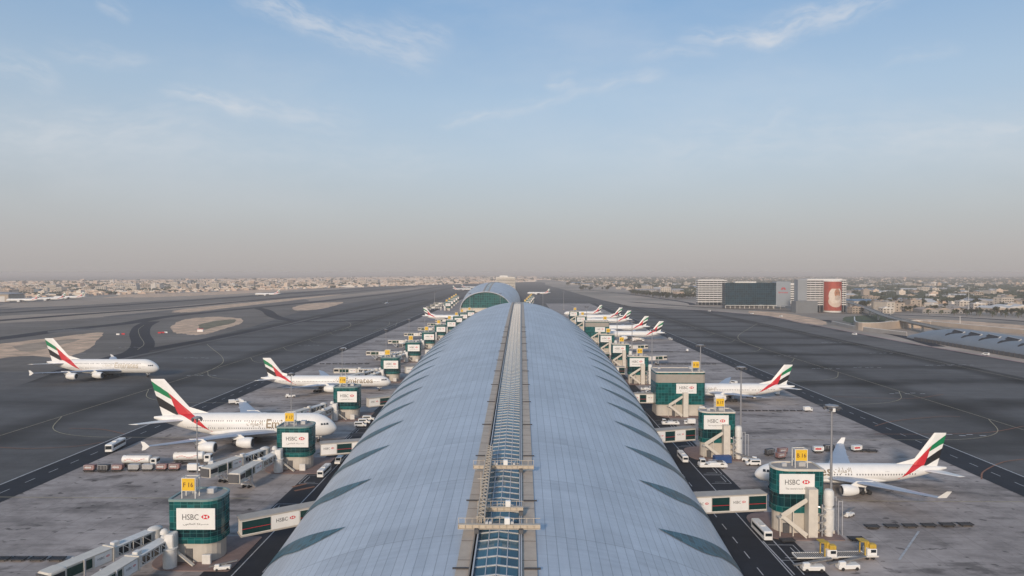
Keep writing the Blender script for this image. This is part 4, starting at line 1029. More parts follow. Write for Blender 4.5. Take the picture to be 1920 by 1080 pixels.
def PX(l): return [gp(x,y) for x,y in l]
def asphalt(name, base, bands=True, rough=.8):
    k = NT(name, rough); o = k.obj(); x, y, z = k.sep(o)
    n1 = k.noise(o, .012, 5, .6); n2 = k.noise(o, .12, 6, .7); n3 = k.noise(o, 1.5, 3, .6); n4 = k.noise(o, .03, 5, .65, (.35,3.2,1))
    f = k.math('ADD', k.ramp(n1,.3,.7,.82,1.16), k.math('ADD', k.ramp(n2,.3,.7,-.09,.09), k.ramp(n3,.3,.7,-.05,.05)))
    f = k.math('MULTIPLY', f, k.ramp(n4,.35,.65,.86,1.08))
    if bands:
        # lead-in lanes worn dark by tyres, one per stand
        yy = k.math('ADD', y, k.math('MULTIPLY', k.math('SUBTRACT', k.noise(o,.009,4),.5), 70))
        fr = k.math('ABSOLUTE', k.math('SUBTRACT', k.math('FRACT', k.math('DIVIDE', k.math('ADD', yy, 26), 74)), .5))
        b = k.ramp(fr, .24, .49, 0, 1); b = k.math('MULTIPLY', k.math('MULTIPLY', b, k.ramp(n1,.35,.6,.45,1)), k.ramp(x,-260,120,.55,1))
        f = k.math('MULTIPLY', f, k.math('SUBTRACT', 1.32, k.math('MULTIPLY', b, .92)))
        # wheel paths along the taxiway
        ax = k.math('ABSOLUTE', x); d1 = k.math('ABSOLUTE', k.math('SUBTRACT', ax, 214)); d2 = k.math('ABSOLUTE', k.math('SUBTRACT', ax, 313))
        w = k.math('MULTIPLY', k.math('ADD', k.ramp(d1, 4, 20, .5, 0), k.ramp(d2, 5, 17, .6, 0)), k.ramp(n2,.3,.6,.7,1))
        f = k.math('MULTIPLY', f, k.math('SUBTRACT', 1, w))
    # slab joints
    br = k.n('ShaderNodeTexBrick'); k.put(br.inputs['Vector'], o); br.inputs['Scale'].default_value = 1; br.offset = 0
    br.inputs['Brick Width'].default_value = 7.5; br.inputs['Row Height'].default_value = 7.5; br.inputs['Mortar Size'].default_value = .06; br.inputs['Mortar Smooth'].default_value = 0
    f = k.math('MULTIPLY', f, k.math('SUBTRACT', 1, k.math('MULTIPLY', br.outputs['Fac'], .22)))
    k.b.inputs['Specular IOR Level'].default_value = .12
    return k.out(k.scale(base, f), rough)
def apron_mat():
    k = NT('apron_concrete', .78); o = k.obj(); x, y, z = k.sep(o)
    n1 = k.noise(o, .02, 5, .6); n2 = k.noise(o, .25, 6, .7); n4 = k.noise(o, .05, 6, .7, (.7,1.6,1)); n5 = k.noise(o, .10, 5, .6, (.55,1.2,1)); n6 = k.noise(o, .35, 3, .5, (.7,1.1,1))
    f = k.math('ADD', k.ramp(n1,.3,.7,.84,1.12), k.ramp(n2,.3,.7,-.1,.1))
    f = k.math('MULTIPLY', f, k.ramp(n4,.30,.60,.62,1.06))
    f = k.math('MULTIPLY', f, k.ramp(n5,.54,.68,1,.45)); f = k.math('MULTIPLY', f, k.ramp(n6,.63,.70,1,.42))
    br = k.n('ShaderNodeTexBrick'); k.put(br.inputs['Vector'], o); br.inputs['Scale'].default_value = 1; br.offset = 0
    br.inputs['Brick Width'].default_value = 7.5; br.inputs['Row Height'].default_value = 7.5; br.inputs['Mortar Size'].default_value = .07; br.inputs['Mortar Smooth'].default_value = 0
    wn = br.outputs['Color']; br.inputs['Color1'].default_value = (.94,.94,.94,1); br.inputs['Color2'].default_value = (1.05,1.05,1.05,1); br.inputs['Mortar'].default_value = (.7,.7,.7,1)
    k.b.inputs['Specular IOR Level'].default_value = .2
    yy = k.math('ADD', k.math('SUBTRACT', y, 268), k.math('MULTIPLY', k.math('GREATER_THAN', x, 0), 57))
    fr = k.math('ABSOLUTE', k.math('SUBTRACT', k.math('FRACT', k.math('ADD', k.math('DIVIDE', k.math('ADD', yy, k.math('MULTIPLY', k.math('SUBTRACT', n1, .5), 14)), 74), .5)), .5))
    f = k.math('MULTIPLY', f, k.math('SUBTRACT', 1, k.math('MULTIPLY', k.ramp(fr, .02, .13, .5, 0), k.ramp(n4, .35, .6, 1, .35))))
    sc = k.scale((.385,.335,.305), f); mu = k.n('ShaderNodeVectorMath', operation='MULTIPLY'); k.put(mu.inputs[0], sc); k.put(mu.inputs[1], wn)
    return k.out(mu.outputs[0], .78)
ASP = asphalt('taxiway_asphalt', (.088,.086,.084)); ASP2 = asphalt('far_asphalt', (.175,.155,.135), bands=False)
ROADM = asphalt('road_asphalt', (.026,.029,.036), bands=False, rough=.7); STRIP = asphalt('runway_asphalt', (.028,.03,.038), bands=False)
LITE = asphalt('taxi_concrete', (.135,.128,.122), bands=False); APR = apron_mat()
SAND = mat('sand', (.60,.41,.27), .95, var=.45, vscale=.06); SANDG = mat('grey_sand', (.33,.26,.20), .95, var=.22, vscale=.03)
def city_ground():
    k = NT('city_ground', .95); o = k.obj(); n1 = k.noise(o,.0025,5,.6); n2 = k.noise(o,.02,6,.7); n3 = k.noise(o,.006,5,.6,(.3,1,1))
    c = k.mix(k.ramp(n1,.42,.6), (.40,.325,.26), (.22,.19,.155)); c = k.mix(k.ramp(n3,.55,.68,0,.7), c, (.055,.06,.05))
    return k.out(k.scale(c, k.ramp(n2,.3,.7,.75,1.25)))
sheet('ground', [(-26000,-2000),(26000,-2000),(26000,32000),(-26000,32000)], 0, city_ground())
# airfield pavements
right_edge = [(376,-150),(378,420)]+PX([(1695,642),(1560,616),(1440,592.5),(1322,582),(1240,578.5),(1185,575),(1130,563),(1085,551),(1050,541),(1022,534)])
left_far = PX([(-600,640),(-250,585),(0,566),(250,556),(480,548),(740,531),(860,525),(960,524),(1022,530)])
sheet('tarmac', [(0,-150)]+right_edge+list(reversed(left_far))+[(-2600,-150)], .05, ASP)
def pxs(name, pts, z, m, smooth=True):
    w = PX(pts); rj = random.Random(len(pts)*7+int(pts[0][0]))
    if smooth:
        w = curve(w+[w[0]], 9)[:-1]; c = (sum(p[0] for p in w)/len(w), sum(p[1] for p in w)/len(w)); k = 1; o = []
        for p in w: k = .6*k+.4*rj.uniform(.90,1.10); o.append((c[0]+(p[0]-c[0])*k, c[1]+(p[1]-c[1])*k))
        w = o
    return sheet(name, w, z, m)
# left field: lighter shoulder areas, sand islands, dark taxi strips
pxs('infield', [(-500,900),(-300,640),(0,583),(300,563),(480,556),(800,536),(830,540),(700,561),(560,585),(475,612),(300,655),(110,697),(0,712)], .09, ASP2, False)
pxs('infield', [(0,698),(108,697),(20,729),(-150,765),(-150,700)], .12, LITE, False)
pxs('sand_patch', [(-60,652),(60,638),(186,624),(184,641),(130,668),(40,668),(-60,676)], .13, SAND)
pxs('sand_patch', [(320,612),(345,600),(400,594),(452,597),(455,605),(420,617),(380,627),(345,627),(325,622)], .13, SAND)
pxs('sand_patch', [(548,576),(575,570),(620,567),(645,567),(625,574),(590,581),(555,582)], .13, SAND)
pxs('sand_patch', [(-80,597),(50,590),(180,585),(300,577),(400,568),(480,562),(430,570),(300,584),(150,598),(0,606),(-80,608)], .12, SANDG)
pxs('sand_patch', [(330,581),(430,571),(520,562),(640,552),(560,562),(430,577),(340,585)], .13, SAND)
pxs('sand_patch', [(0,579),(120,574),(260,566),(420,557),(560,547),(700,539),(780,533),(700,536),(480,548),(250,556),(60,566),(0,570)], .12, SANDG)
pxs('sand_patch', [(190,552),(330,550),(480,543),(640,534),(740,528),(820,524),(700,533),(540,545),(400,553),(230,558)], .14, SAND)
pxs('sand_patch', [(560,560),(640,553),(720,545),(800,538),(760,545),(660,556),(590,564)], .125, SANDG)
mb = MB()
ribbon(mb, curve(PX([(-500,680),(-150,650),(0,635),(120,619),(240,606),(320,593),(480,577),(640,561),(760,547),(840,536)])), 26, .16)
ribbon(mb, curve(PX([(-150,612),(0,601),(160,589),(330,577),(480,563),(640,549),(780,537)])), 30, .16)
ribbon(mb, curve(PX([(-150,594),(0,587),(160,577),(320,566),(480,555),(640,543),(760,534)])), 34, .16)
o = mb.build('runway', STRIP, fix=False); tag(o, kind='structure')
mb = MB(); ribbon(mb, curve(PX([(285,603),(268,612),(262,626),(268,642),(262,656),(238,668),(215,674)])), [26,24,22,22,22,26,34]*0 or 20, .19)
ribbon(mb, curve(PX([(480,577),(500,583),(512,592),(540,600),(600,604),(700,600)])), 18, .19)
ribbon(mb, curve(PX([(100,702),(240,664),(330,647),(470,622),(600,596),(700,579),(800,562)])), 15, .17)
o = mb.build('taxiway', STRIP, fix=False); tag(o, kind='structure')
mb = MB(); ribbon(mb, curve(PX([(-80,703),(110,699),(270,665),(475,623),(600,594)])), 6, .20); ribbon(mb, curve(PX([(90,621),(185,617),(260,606)])), 3.5, .20)
o = mb.build('taxiway_shoulder', LITE, fix=False); tag(o, kind='structure')
# right lighter taxiway between the dark band and the pink line
sheet('taxiway', [(322,-150),(374,-150),(376,400)]+PX([(1690,644),(1555,619),(1440,597),(1330,587)])+[(322,1000)], .09, LITE)
pxs('taxiway_shoulder', [(90,621),(135,617),(186,617),(140,621),(96,624)], .21, LITE)
pxs('taxiway_shoulder', [(192,594),(240,589),(340,580),(300,586),(215,595)], .21, LITE)
pxs('sand_patch', [(325,583),(400,574),(480,567),(500,568),(430,577),(350,586)], .18, SAND)
# aprons
sheet('apron', [(-152,-150),(-58,-150),(-58,2600),(-149,2600)], .20, APR); sheet('apron', [(54,-150),(150,-150),(152,1500),(54,1500)], .20, APR)
sheet('service_road', [(-164,-150),(-152,-150),(-149,2600),(-161,2600)], .24, ROADM); sheet('service_road', [(150,-150),(164.5,-150),(164.5,1500),(151,1500)], .24, ROADM)
sheet('service_road', [(-71,-150),(-40,-150),(-40,260),(-52,380),(-60,500),(-71,500)], .24, ROADM); sheet('service_road', [(38,-150),(68,-150),(68,500),(60,500),(52,380),(38,260)], .24, ROADM)
# markings
WL = mat('white_marking', (.42,.42,.42), .7, var=.25, vscale=.8); YL = mat('yellow_marking', (.36,.31,.2), .7, var=.3, vscale=.5); RL = mat('orange_marking', (.24,.10,.05), .7, var=.3, vscale=.5)
PINK = mat('pink_kerb', (.38,.24,.22), .8, var=.2, vscale=.1)
mb = MB()
for x in (-164.3, 164.7): ribbon(mb, [(x,-100),(x,1500)], .55, .29)
for x in (-60.8+-3, 59.8): ribbon(mb, [(x,-100),(x,330)], .28, .29)
for x in (-158, 157.5):
    y = 60
    while y < 900: ribbon(mb, [(x,y),(x,y+4.5)], .3, .29); y += 11
for x in (-57.6, 53.5):
    y = 60
    while y < 300: ribbon(mb, [(x,y),(x,y+4)], .25, .29); y += 9
for sx, s in ((-1,-1),(1,1)):
    for y in ((126,158,200,216,226,262,292,300) if s > 0 else (128,180,186,214,250,270,282)):   # marked bays beside the near roads
        xa = 60.5 if s>0 else -64.2; xb = xa+s*6.2
        for a,b in (((xa,y),(xb,y)),((xa,y+9),(xb,y+9)),((xb,y),(xb,y+9)),((xa+s*1.4,y+1.4),(xb-s*1.2,y+1.4)),((xb-s*1.2,y+1.4),(xb-s*1.2,y+7.5))): ribbon(mb, [a,b], .22, .295)
for l in ([(1686,1052),(1723,998)],[(1440,1005),(1508,1080)],[(1430,1016),(1490,1080)]): ribbon(mb, PX(l), .5 if l[0][0]>1600 else .3, .29)
for px, py in ((118,664),(345,672),(222,652),(600,620),(560,648),(1450,668),(1522,692),(1630,663),(1735,686),(1668,739),(1540,643),(1775,685),(350,705),(1600,690),(700,594),(650,597),(118,618),(1760,818),(1270,614),(1310,640)):
    x, y = gp(px,py)
    for k in range(5): ribbon(mb, [(x+k*4.2,y+(k%2)*2),(x+k*4.2+2.6,y+(k%2)*2)], 1.0, .29)
o = mb.build('road_marking', WL, fix=False); tag(o, kind='structure')
mb = MB()
for x in (-214, 214): ribbon(mb, [(x,-100),(x,2200)], .4, .27)
ribbon(mb, [(313.5,-100),(313.5,900)], .5, .27)
for l in ([(388,646),(400,656),(415,668),(418,680),(400,692),(370,705)],[(270,610),(260,618),(262,630),(270,645),(258,656)],[(640,600),(656,606),(656,612),(640,620)],[(1900,609+10),(1880,607+10)],[(1420,607),(1405,616),(1385,629),(1390,640),(1430,655)],[(730,604),(728,610),(700,622)],[(745,604),(740,612),(722,618)]): ribbon(mb, curve(PX(l)), .45, .27)
for k in range(9):
    y = 190+74*k
    for s in (1,-1): ribbon(mb, curve([(s*80,y+10),(s*150,y+10),(s*180,y+12),(s*200,y+24),(s*214,y+50)]), .35, .27)
o = mb.build('taxi_line', YL, fix=False); tag(o, kind='structure')
mb = MB()
for l in ([(0,840),(60,842),(140,838),(195,830)],[(130,804),(190,806),(235,815)],[(1920,862),(1880,868),(1845,885),(1840,900)],[(1640,800),(1680,790),(1760,782),(1800,782)],[(1640,815),(1740,815),(1850,812),(1920,800)],[(1560,744),(1700,748),(1770,740)]): ribbon(mb, curve(PX(l)), .5, .28)
for l in ([(548,915),(575,908)],[(552,922),(590,914)],[(1545,1005),(1500,1008)]): ribbon(mb, PX(l), 1.2, .285)
o = mb.build('warning_line', RL, fix=False); tag(o, kind='structure')
mb = MB(); ribbon(mb, [(376,-100)]+right_edge[1:8], 3.2, .3); o = mb.build('kerb', PINK, fix=False); tag(o, kind='structure')
# right side roads, lawns and sand
pxs('sand_patch', [(1405,583),(1470,587),(1530,598),(1552,606),(1520,609),(1450,594),(1405,588)], .13, SAND)
pxs('lawn', [(1585,594),(1650,590),(1680,597),(1648,604),(1605,606),(1580,601)], .15, mat('grass_green',(.05,.075,.03),.95,var=.3,vscale=.1))
mb = MB()
ribbon(mb, curve(PX([(1180,566),(1300,575),(1440,582),(1600,588),(1720,592),(1850,598),(2050,612)])), 16, .16); ribbon(mb, curve(PX([(1090,542),(1180,552),(1280,566),(1300,572)])), 14, .16)
ribbon(mb, curve(PX([(1545,600),(1600,612),(1680,628),(1760,650)])), 12, .16); ribbon(mb, curve(PX([(1600,600),(1700,606),(1900,622),(2050,640)])), 14, .17)
o = mb.build('road', ROADM, fix=False); tag(o, kind='structure')
pxs('sand_patch', [(1700,597),(1800,601),(1920,610),(2000,617),(2000,628),(1900,622),(1760,607)], .14, SAND, False)
# sloping sand wall of the sunken ramp
def ring_wall(name, pts, h, th, m, label, cat):
    w = PX(pts); t = empty(name, (*w[0],0), 0, label, cat); ox, oy = w[0]; w = curve(w, 5); mb = MB(); rg = []
    for i, p in enumerate(w):
        a = w[max(i-1,0)]; b = w[min(i+1,len(w)-1)]; d = (Vector(b)-Vector(a)).normalized(); n = Vector((-d.y,d.x))*th/2; x, y = p[0]-ox, p[1]-oy
        rg.append([(x+n.x*2,y+n.y*2,0),(x+n.x,y+n.y,h),(x-n.x,y-n.y,h),(x-n.x*2,y-n.y*2,0)])
    mb.loft(rg); mb.build('wall', m, t); mb = MB(); rg2 = [[(r[1][0],r[1][1],h),(r[1][0],r[1][1],h+.5),(r[2][0],r[2][1],h+.5),(r[2][0],r[2][1],h)] for r in rg]; mb.loft(rg2); mb.build('coping', OFFW, t); return t
WALLM = mat('ramp_wall', (.42,.34,.27), .85, var=.15, vscale=.05)
ring_wall('retaining_wall', [(1602,607),(1606,618),(1640,620),(1680,616),(1720,615),(1745,617)], 9, 1.2, WALLM, 'pale curved retaining wall of the sunken ramp under the elevated road', 'wall')
ring_wall('retaining_wall', [(1560,608),(1600,617),(1650,624),(1700,630)], 4, 1.0, mat('ramp_wall_grey',(.3,.28,.26),.85,var=.15,vscale=.05), 'low grey ramp wall in front of the pale curved retaining wall', 'wall')
ring_wall('retaining_wall', [(1740,609),(1800,615),(1860,621),(1990,634)], 5, 1.0, WALLM, 'long pale wall running behind the curved station roof', 'wall')
pxs('sand_patch', [(372,609),(398,603),(440,599),(436,606),(404,613),(378,619)], .16, mat('scrub', (.17,.15,.09), .95, var=.5, vscale=.08))
pxs('sand_patch', [(20,650),(90,640),(150,636),(110,648),(50,660)], .16, mat('sand_dark', (.36,.27,.19), .95, var=.4, vscale=.06))
for i,(px,py,l) in enumerate(((221,629,'white taxiway board left of the dark curved taxiway'),(231,628.5,'red taxiway board beside the white one left of the curve'),(299,626,'red taxiway board, left of three right of the curve'),(305,625.7,'red taxiway board, middle of three right of the curve'),(311,625.4,'white taxiway board, right of three right of the curve'))):
    x, y = gp(px,py); t = empty('taxiway_sign', (x,y,.1), 0, l, 'sign', 'taxiway boards by the curved taxiway'); mb = MB(); mb.chbox(-1.8,1.8,-.2,.2,.5,2.0,.05); mb.build('board', RED if 'red' in l.split()[0] else WHITE, t); mb = MB(); [mb.bar((a,0,0),(a,0,.5),.12) for a in (-1.2,1.2)]; mb.build('leg', GREY, t)
x, y = gp(376,622); t = empty('equipment_hut', (x,y,.1), .2, 'small red and white hut at the lower edge of the sand island', 'hut'); mb = MB(); mb.chbox(-3,3,-2,2,0,2.8,.1); mb.build('wall', WHITE, t); mb = MB(); mb.box(-3.1,3.1,-2.1,2.1,2.81,3.3); mb.build('roof', RED, t)
# ------------------------------------------------------------------ viaduct
v = empty('viaduct', (0,0,0), 0, 'elevated concrete road on columns curving down from the striped office blocks', 'viaduct')
vp = [gp(a,b,z) + (z,) for a,b,z in ((1588,566,10),(1604,571,10),(1625,578,10),(1655,590.5,9.5),(1685,599,9.5),(1720,606.5,9),(1765,616,8.5),(1830,628,8),(1925,645,7))]
cx = curve([(p[0],p[1]) for p in vp], 8); n = len(cx); zz = [vp[min(i//8,8)][2]*(1-(i%8)/8)+vp[min(i//8+1,8)][2]*((i%8)/8) for i in range(n)]
mb = MB(); rails = [MB(), MB()]; rg = []; rr = [[],[]]
for i, p in enumerate(cx):
    a = cx[max(i-1,0)]; b = cx[min(i+1,n-1)]; d = (Vector(b)-Vector(a)).normalized(); nn = Vector((-d.y,d.x)); z = zz[i]; P2 = Vector(p)
    def q(o, dz): w = P2+nn*o; return (w.x,w.y,z+dz)
    rg.append([q(-5.5,0),q(5.5,0),q(4.5,-1.0),q(2.2,-1.9),q(-2.2,-1.9),q(-4.5,-1.0)])
    for k,s in ((0,-1),(1,1)): rr[k].append([q(s*5.2,.01),q(s*5.55,.01),q(s*5.55,1.0),q(s*5.2,1.0)])
mb.loft(rg); mb.build('deck', mat('viaduct_concrete',(.24,.225,.2),.8,var=.12,vscale=.1), v)
for k in (0,1): mb = MB(); mb.loft(rr[k]); mb.build('parapet', mat('parapet_concrete',(.36,.33,.29),.8,var=.12,vscale=.1), v)
for i in range(2, n-8, 4):
    p = cx[i]; mb = MB(); mb.lathe([(1.3,0),(1.1,zz[i]-3),(2.0,zz[i]-1.92)], 10, c=(p[0],p[1])); mb.build('column', CONC, v)
# ------------------------------------------------------------------ curved station by the right edge
st = empty('station_hall', (0,0,0), 0, 'low curved metal-roofed station hall with triangular openings', 'station')
SHY0, SHY1 = 300, 705; sxc = lambda y: 419+(y-560)*.012
mb = MB(); rg = []; y = SHY0
def ssec(y, a): 
    k = min(1, max(0,(SHY1-y)/45)); k = .35+.65*math.sqrt(k); return (sxc(y)+25*math.sin(a), y, 1.0+12.5*k*math.cos(a))
while y <= SHY1: rg.append([ssec(y, R(-92+184*i/24)) for i in range(25)]); y += 15
mb.loft(rg, closed=False, cap=False); mb.build('roof', mat('station_roof',(.21,.23,.25),.5,metal=.1,var=.08,vscale=.08), st, smooth=True, fix=False)
for i in range(15):
    yb = SHY1-68-24*i; mb = MB(); pts = []
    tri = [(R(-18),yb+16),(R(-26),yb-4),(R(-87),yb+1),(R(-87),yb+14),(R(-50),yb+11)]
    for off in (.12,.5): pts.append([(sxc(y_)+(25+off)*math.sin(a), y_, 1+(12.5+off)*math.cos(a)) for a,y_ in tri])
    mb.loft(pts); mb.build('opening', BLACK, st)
    mb = MB(); e = [(sxc(y_)+25.7*math.sin(a), y_, 1+13.2*math.cos(a)) for a,y_ in (tri[1],tri[0])]; mb.bar(e[0],e[1],.9,.5); mb.bar(e[0],(sxc(tri[2][1])+25.7*math.sin(tri[2][0]),tri[2][1],1.8),.8,.5); mb.build('hood', LGREY, st)
mb = MB(); mb.box(393-1,394-1,SHY0,SHY1-20,0,3.2); [mb.box(391.6,392,SHY0+i*6,SHY0+i*6+.5,0,3.6) for i in range(63)]; mb.build('side_wall', DKGREY, st)
# ------------------------------------------------------------------ office blocks
def block(t, x0, x1, y0, y1, z0, z1, m, name='wall', b=.0):
    mb = MB(); mb.box(x0,x1,y0,y1,z0,z1); return mb.build(name, m, t)
STR = mat('white_band', (.62,.60,.58), .6, var=.05, vscale=.1)
def striped(t, x0, x1, y0, y1, z0, z1, n, cols=True):
    block(t, x0,x1,y0,y1,0,z1-.5, GLASSD, 'glazing'); mb = MB(); h = (z1-z0)/n
    for i in range(n+1): z = z0+i*h; mb.box(x0-.8,x1+.8,y0-.8,y1+.8,z,z+h*.5)
    mb.build('floor_band', STR, t); mb = MB(); x = x0
    while x <= x1+.1: mb.box(x-.2,x+.2,y0-.3,y0-.02,0,z1-.2); x += 8
    mb.build('pier', STR, t)
    mb = MB(); mb.chbox(x0+4,x1-4,y0+4,y1-4,z1,z1+3,.4); mb.build('roof_plant_room', OFFW, t)
def X(px, Y): return gy(px, Y)
Y = 1430; t = empty('striped_office', (0,0,0), 0, 'white and dark striped office slab left of the dark glass block', 'office building')
striped(t, X(1309,Y), X(1362,Y), Y, Y+14, 6, 50.5, 10)
Y = 1300; t = empty('glass_office', (0,0,0), 0, 'wide dark teal glass office block with a grey end bearing a red emblem', 'office building')
xa, xb, xc_ = X(1360,Y), X(1455,Y), X(1482,Y)
g1 = glass_mat('office_glazing', (.010,.034,.052), 4.2, 4.2, .4, (.03,.07,.085), .15)
p4 = [(xa,Y),(xb,Y),(xb,Y+20),(xa,Y+20)]; wall_uv('glazing', g1, p4, 6, 48.5, t); block(t, xa+.3,xb-.3,Y+.3,Y+19.7,0,48.2, DKGREY, 'core')
block(t, xb,xc_,Y-1,Y+20,5,51, mat('office_grey',(.28,.31,.34),.5,var=.06,vscale=.05), 'end_wall'); block(t, xa+20, xa+60, Y+5, Y+16, 48.3, 51, OFFW, 'roof_plant_room')
mb = MB(); [mb.box(xa+i*9, xa+i*9+1, Y-.8, Y-.02, 0, 6) for i in range(11)]; mb.box(xa,xb,Y-5,Y-.9,5.4,6.3); mb.build('colonnade', OFFW, t)
sg_ = MB(); c = ((xb+xc_)/2, Y-1.05, 36)
for k in range(3): sg_.lathe([(3.8-k*1.0,0),(3.8-k*1.0,.1)], 12) if False else None
for k in range(7):
    a = k*PI/6; sg_.bar((c[0]+1.5*math.cos(a),c[1],c[2]+1.5*math.sin(a)),(c[0]+4.6*math.cos(a),c[1],c[2]+4.6*math.sin(a)),.5,1.1)
sg_.build('red_emblem', RED, t); mb = MB(); put_text(mb, 'Emirates', Matrix.Translation((c[0],Y-1.0,30.5)), 3.0, 18, True, .1); mb.build('red_lettering', RED, t)
mb = MB(); mb.bar((xa+58,Y-22,7.5),(xb+8,Y-22,4.5),7,.5); [mb.bar((xa+60+i*12,Y-22,0),(xa+60+i*12,Y-22,6),.5) for i in range(4)]; mb.build('entrance_canopy', OFFW, t)
Y = 1175; t = empty('banner_office', (0,0,0), 0, 'striped office block whose round corner tower carries a red portrait banner', 'office building')
block(t, X(1496,Y),X(1513,Y),Y,Y+16,0,56, mat('office_grey2',(.27,.29,.31),.55,var=.06,vscale=.05), 'grey_tower')
striped(t, X(1514,Y), X(1590,Y)-1, Y+6, Y+46, 12, 54, 11)
block(t, X(1483,Y), X(1523,Y), Y-22, Y-1.5, 0, 20, mat('office_low',(.17,.18,.19),.6,var=.08,vscale=.1), 'podium')
bcx, br_ = X(1562,Y), 14.8; by = Y+3
def cylpt(u, z, off=0): # u in metres along the front arc
    a = u/br_; return (bcx+(br_+off)*math.sin(a), by-(br_+off)*math.cos(a), z)
mb = MB(); mb.lathe([(br_-.3,0),(br_-.3,54)], 40, c=(bcx,by)); mb.build('round_tower', OFFW, t)
BR_ = mat('banner_red',(.36,.07,.045),.7,var=.25,vscale=.12); rows = [[cylpt(-22+44*i/30, z, .05) for i in range(31)] for z in (3,52.5)]
mb = MB(); mb.loft(rows, closed=False, cap=False); bn = mb.build('portrait_banner', BR_, t, smooth=True)
def blob(nm, m, cu, cz, ru, rz_, off, n=22, sq=1.0, skew=0):
    mb = MB(); ring = []; off *= 2.0; n = 32
    for r in (0.02,.17,.33,.5,.67,.84,1): ring.append([cylpt(cu+ru*r*math.cos(2*PI*i/n)+skew*rz_*r*math.sin(2*PI*i/n), cz+rz_*r*math.sin(2*PI*i/n)*(sq if math.sin(2*PI*i/n)<0 else 1), off) for i in range(n)])
    mb.loft(ring, cap=False); mb.build(nm, m, bn, smooth=True)
blob('pale_robe', mat('banner_cream',(.60,.47,.38),.7,var=.12,vscale=.3), 0, 19, 12.5, 10, .12)
blob('head_scarf', mat('banner_scarf',(.66,.56,.47),.7,var=.12,vscale=.3), -.8, 29.5, 11.0, 14.0, .2, skew=.05)
blob('face', mat('banner_skin',(.40,.19,.11),.7,var=.2,vscale=.4), 2.0, 32.5, 5.0, 7.6, .28, skew=-.05)
blob('beard', mat('banner_beard',(.50,.40,.33),.7,var=.2,vscale=.4), 2.2, 25.0, 4.6, 4.4, .36)
blob('scarf_band', mat('banner_band',(.40,.08,.05),.7), -.5, 43, 11.5, 2.6, .4)
for u in (.2, 4.6): blob('eye', mat('banner_dark',(.05,.03,.02),.7), u+.4, 33.5, 1.2, .6, .42, 10)
blob('nose', mat('banner_nose',(.5,.27,.17),.7), 3.6, 30.5, .8, 2.2, .42, 10)
Y = 1500; t = empty('back_office', (0,0,0), 0, 'small pale office seen in the gap between the glass block and banner building', 'office building'); block(t, X(1480,Y)-4,X(1497,Y)+8,Y,Y+30,0,45, OFFW); mb = MB(); [mb.box(X(1480,Y)-3,X(1497,Y)+7,Y-.2,Y+.02,z,z+2) for z in range(8,42,5)]; mb.build('window_band', GLASSD, t)
# overhead gantry signs and poles
for px, py, h, l in ((1816,580,42,'tall white pole among the palms at the right'),(1670,590,18,'slim road lamp beside the elevated road'),(1800,608,10,'road lamp by the long pale wall')):
    x, y = gp(px,py); t = empty('street_lamp', (x,y,0), .3, l, 'street lamp'); mb = MB(); mb.cyl((0,0,0),(0,0,h),.5,.25,8); mb.build('pole', OFFW, t); mb = MB(); mb.bar((-1.8,0,h),(1.8,0,h),.4); mb.build('lamp_arm', LGREY, t)
# ------------------------------------------------------------------ trees
LEAF = mat('leaf_green', (.038,.047,.026), .9, var=.35, vscale=.8, rnd=.25); PALM = mat('palm_green', (.06,.07,.035), .9, var=.3, vscale=.8, rnd=.2); BARK = mat('bark', (.12,.09,.065), .9, var=.2, vscale=2)
def make_tree(seed, H=9, palm=False):
    rn = random.Random(seed); t = empty('palm_tree' if palm else 'broadleaf_tree', (0,0,0), 0, 'x', 'tree')
    mb = MB(); mb.cyl((0,0,0),(.2,0,H*.55),.32,.2,8)
    if not palm:
        for k in range(5): a = k*1.3; mb.cyl((.15,0,H*.35),(2.2*math.cos(a),2.2*math.sin(a),H*.65),.15,.06,6)
    mb.build('trunk', BARK, t); mb = MB()
    if palm:
        for k in range(22):
            a = k*2.4; L = rn.uniform(2.6,3.6); el = rn.uniform(-.2,.9); p0 = Vector((.2,0,H*.55)); pts = []
            for j in range(5): u = j/4; pts.append(p0+Vector((math.cos(a)*L*u, math.sin(a)*L*u, L*(el*u-1.1*u*u))))
            for p,q in zip(pts,pts[1:]): d = Vector((-math.sin(a),math.cos(a),0))*.45; mb.add([tuple(p-d),tuple(p+d),tuple(q+d*.8),tuple(q-d*.8)],[(0,1,2,3)])
    else:
        cl = [Vector((rn.gauss(0,1.7),rn.gauss(0,1.7),H*.66+rn.gauss(0,1.1))) for _ in range(14)]
        for k in range(420):
            c = cl[k%14]; d = Vector((rn.gauss(0,1),rn.gauss(0,1),rn.gauss(0,1))).normalized()*rn.uniform(.6,1.5); p = c+d
            u = Vector((rn.gauss(0,1),rn.gauss(0,1),rn.gauss(0,1))).normalized(); w = u.orthogonal().normalized(); s = rn.uniform(.35,.6)
            mb.add([tuple(p+u*s),tuple(p+w*s),tuple(p-u*s),tuple(p-w*s)],[(0,1,2,3)])
    mb.build('crown', PALM if palm else LEAF, t, fix=False); return t
TR = [make_tree(1), make_tree(2, 10.5), make_tree(3, 8)]; PT = make_tree(5, 11, True)
rn = random.Random(11)
def trees(pts, lab, grp, protos=None, sc=(.8,1.3)):
    for i,(px,py) in enumerate(pts):
        x, y = gp(px,py,0); p = rn.choice(protos or TR); s = rn.uniform(*sc)
        place(p, USED, (x,y,0), rn.uniform(0,6), lab, 'tree', grp, s)
trees([(1183+2.2*i+rn.uniform(-1,1), 551+(i*.27)+rn.uniform(-1.5,2)) for i in range(34)], 'dark tree of the dense belt between the airfield road and striped office slab', 'trees of the dark belt left of the offices', sc=(1.4,2.0))
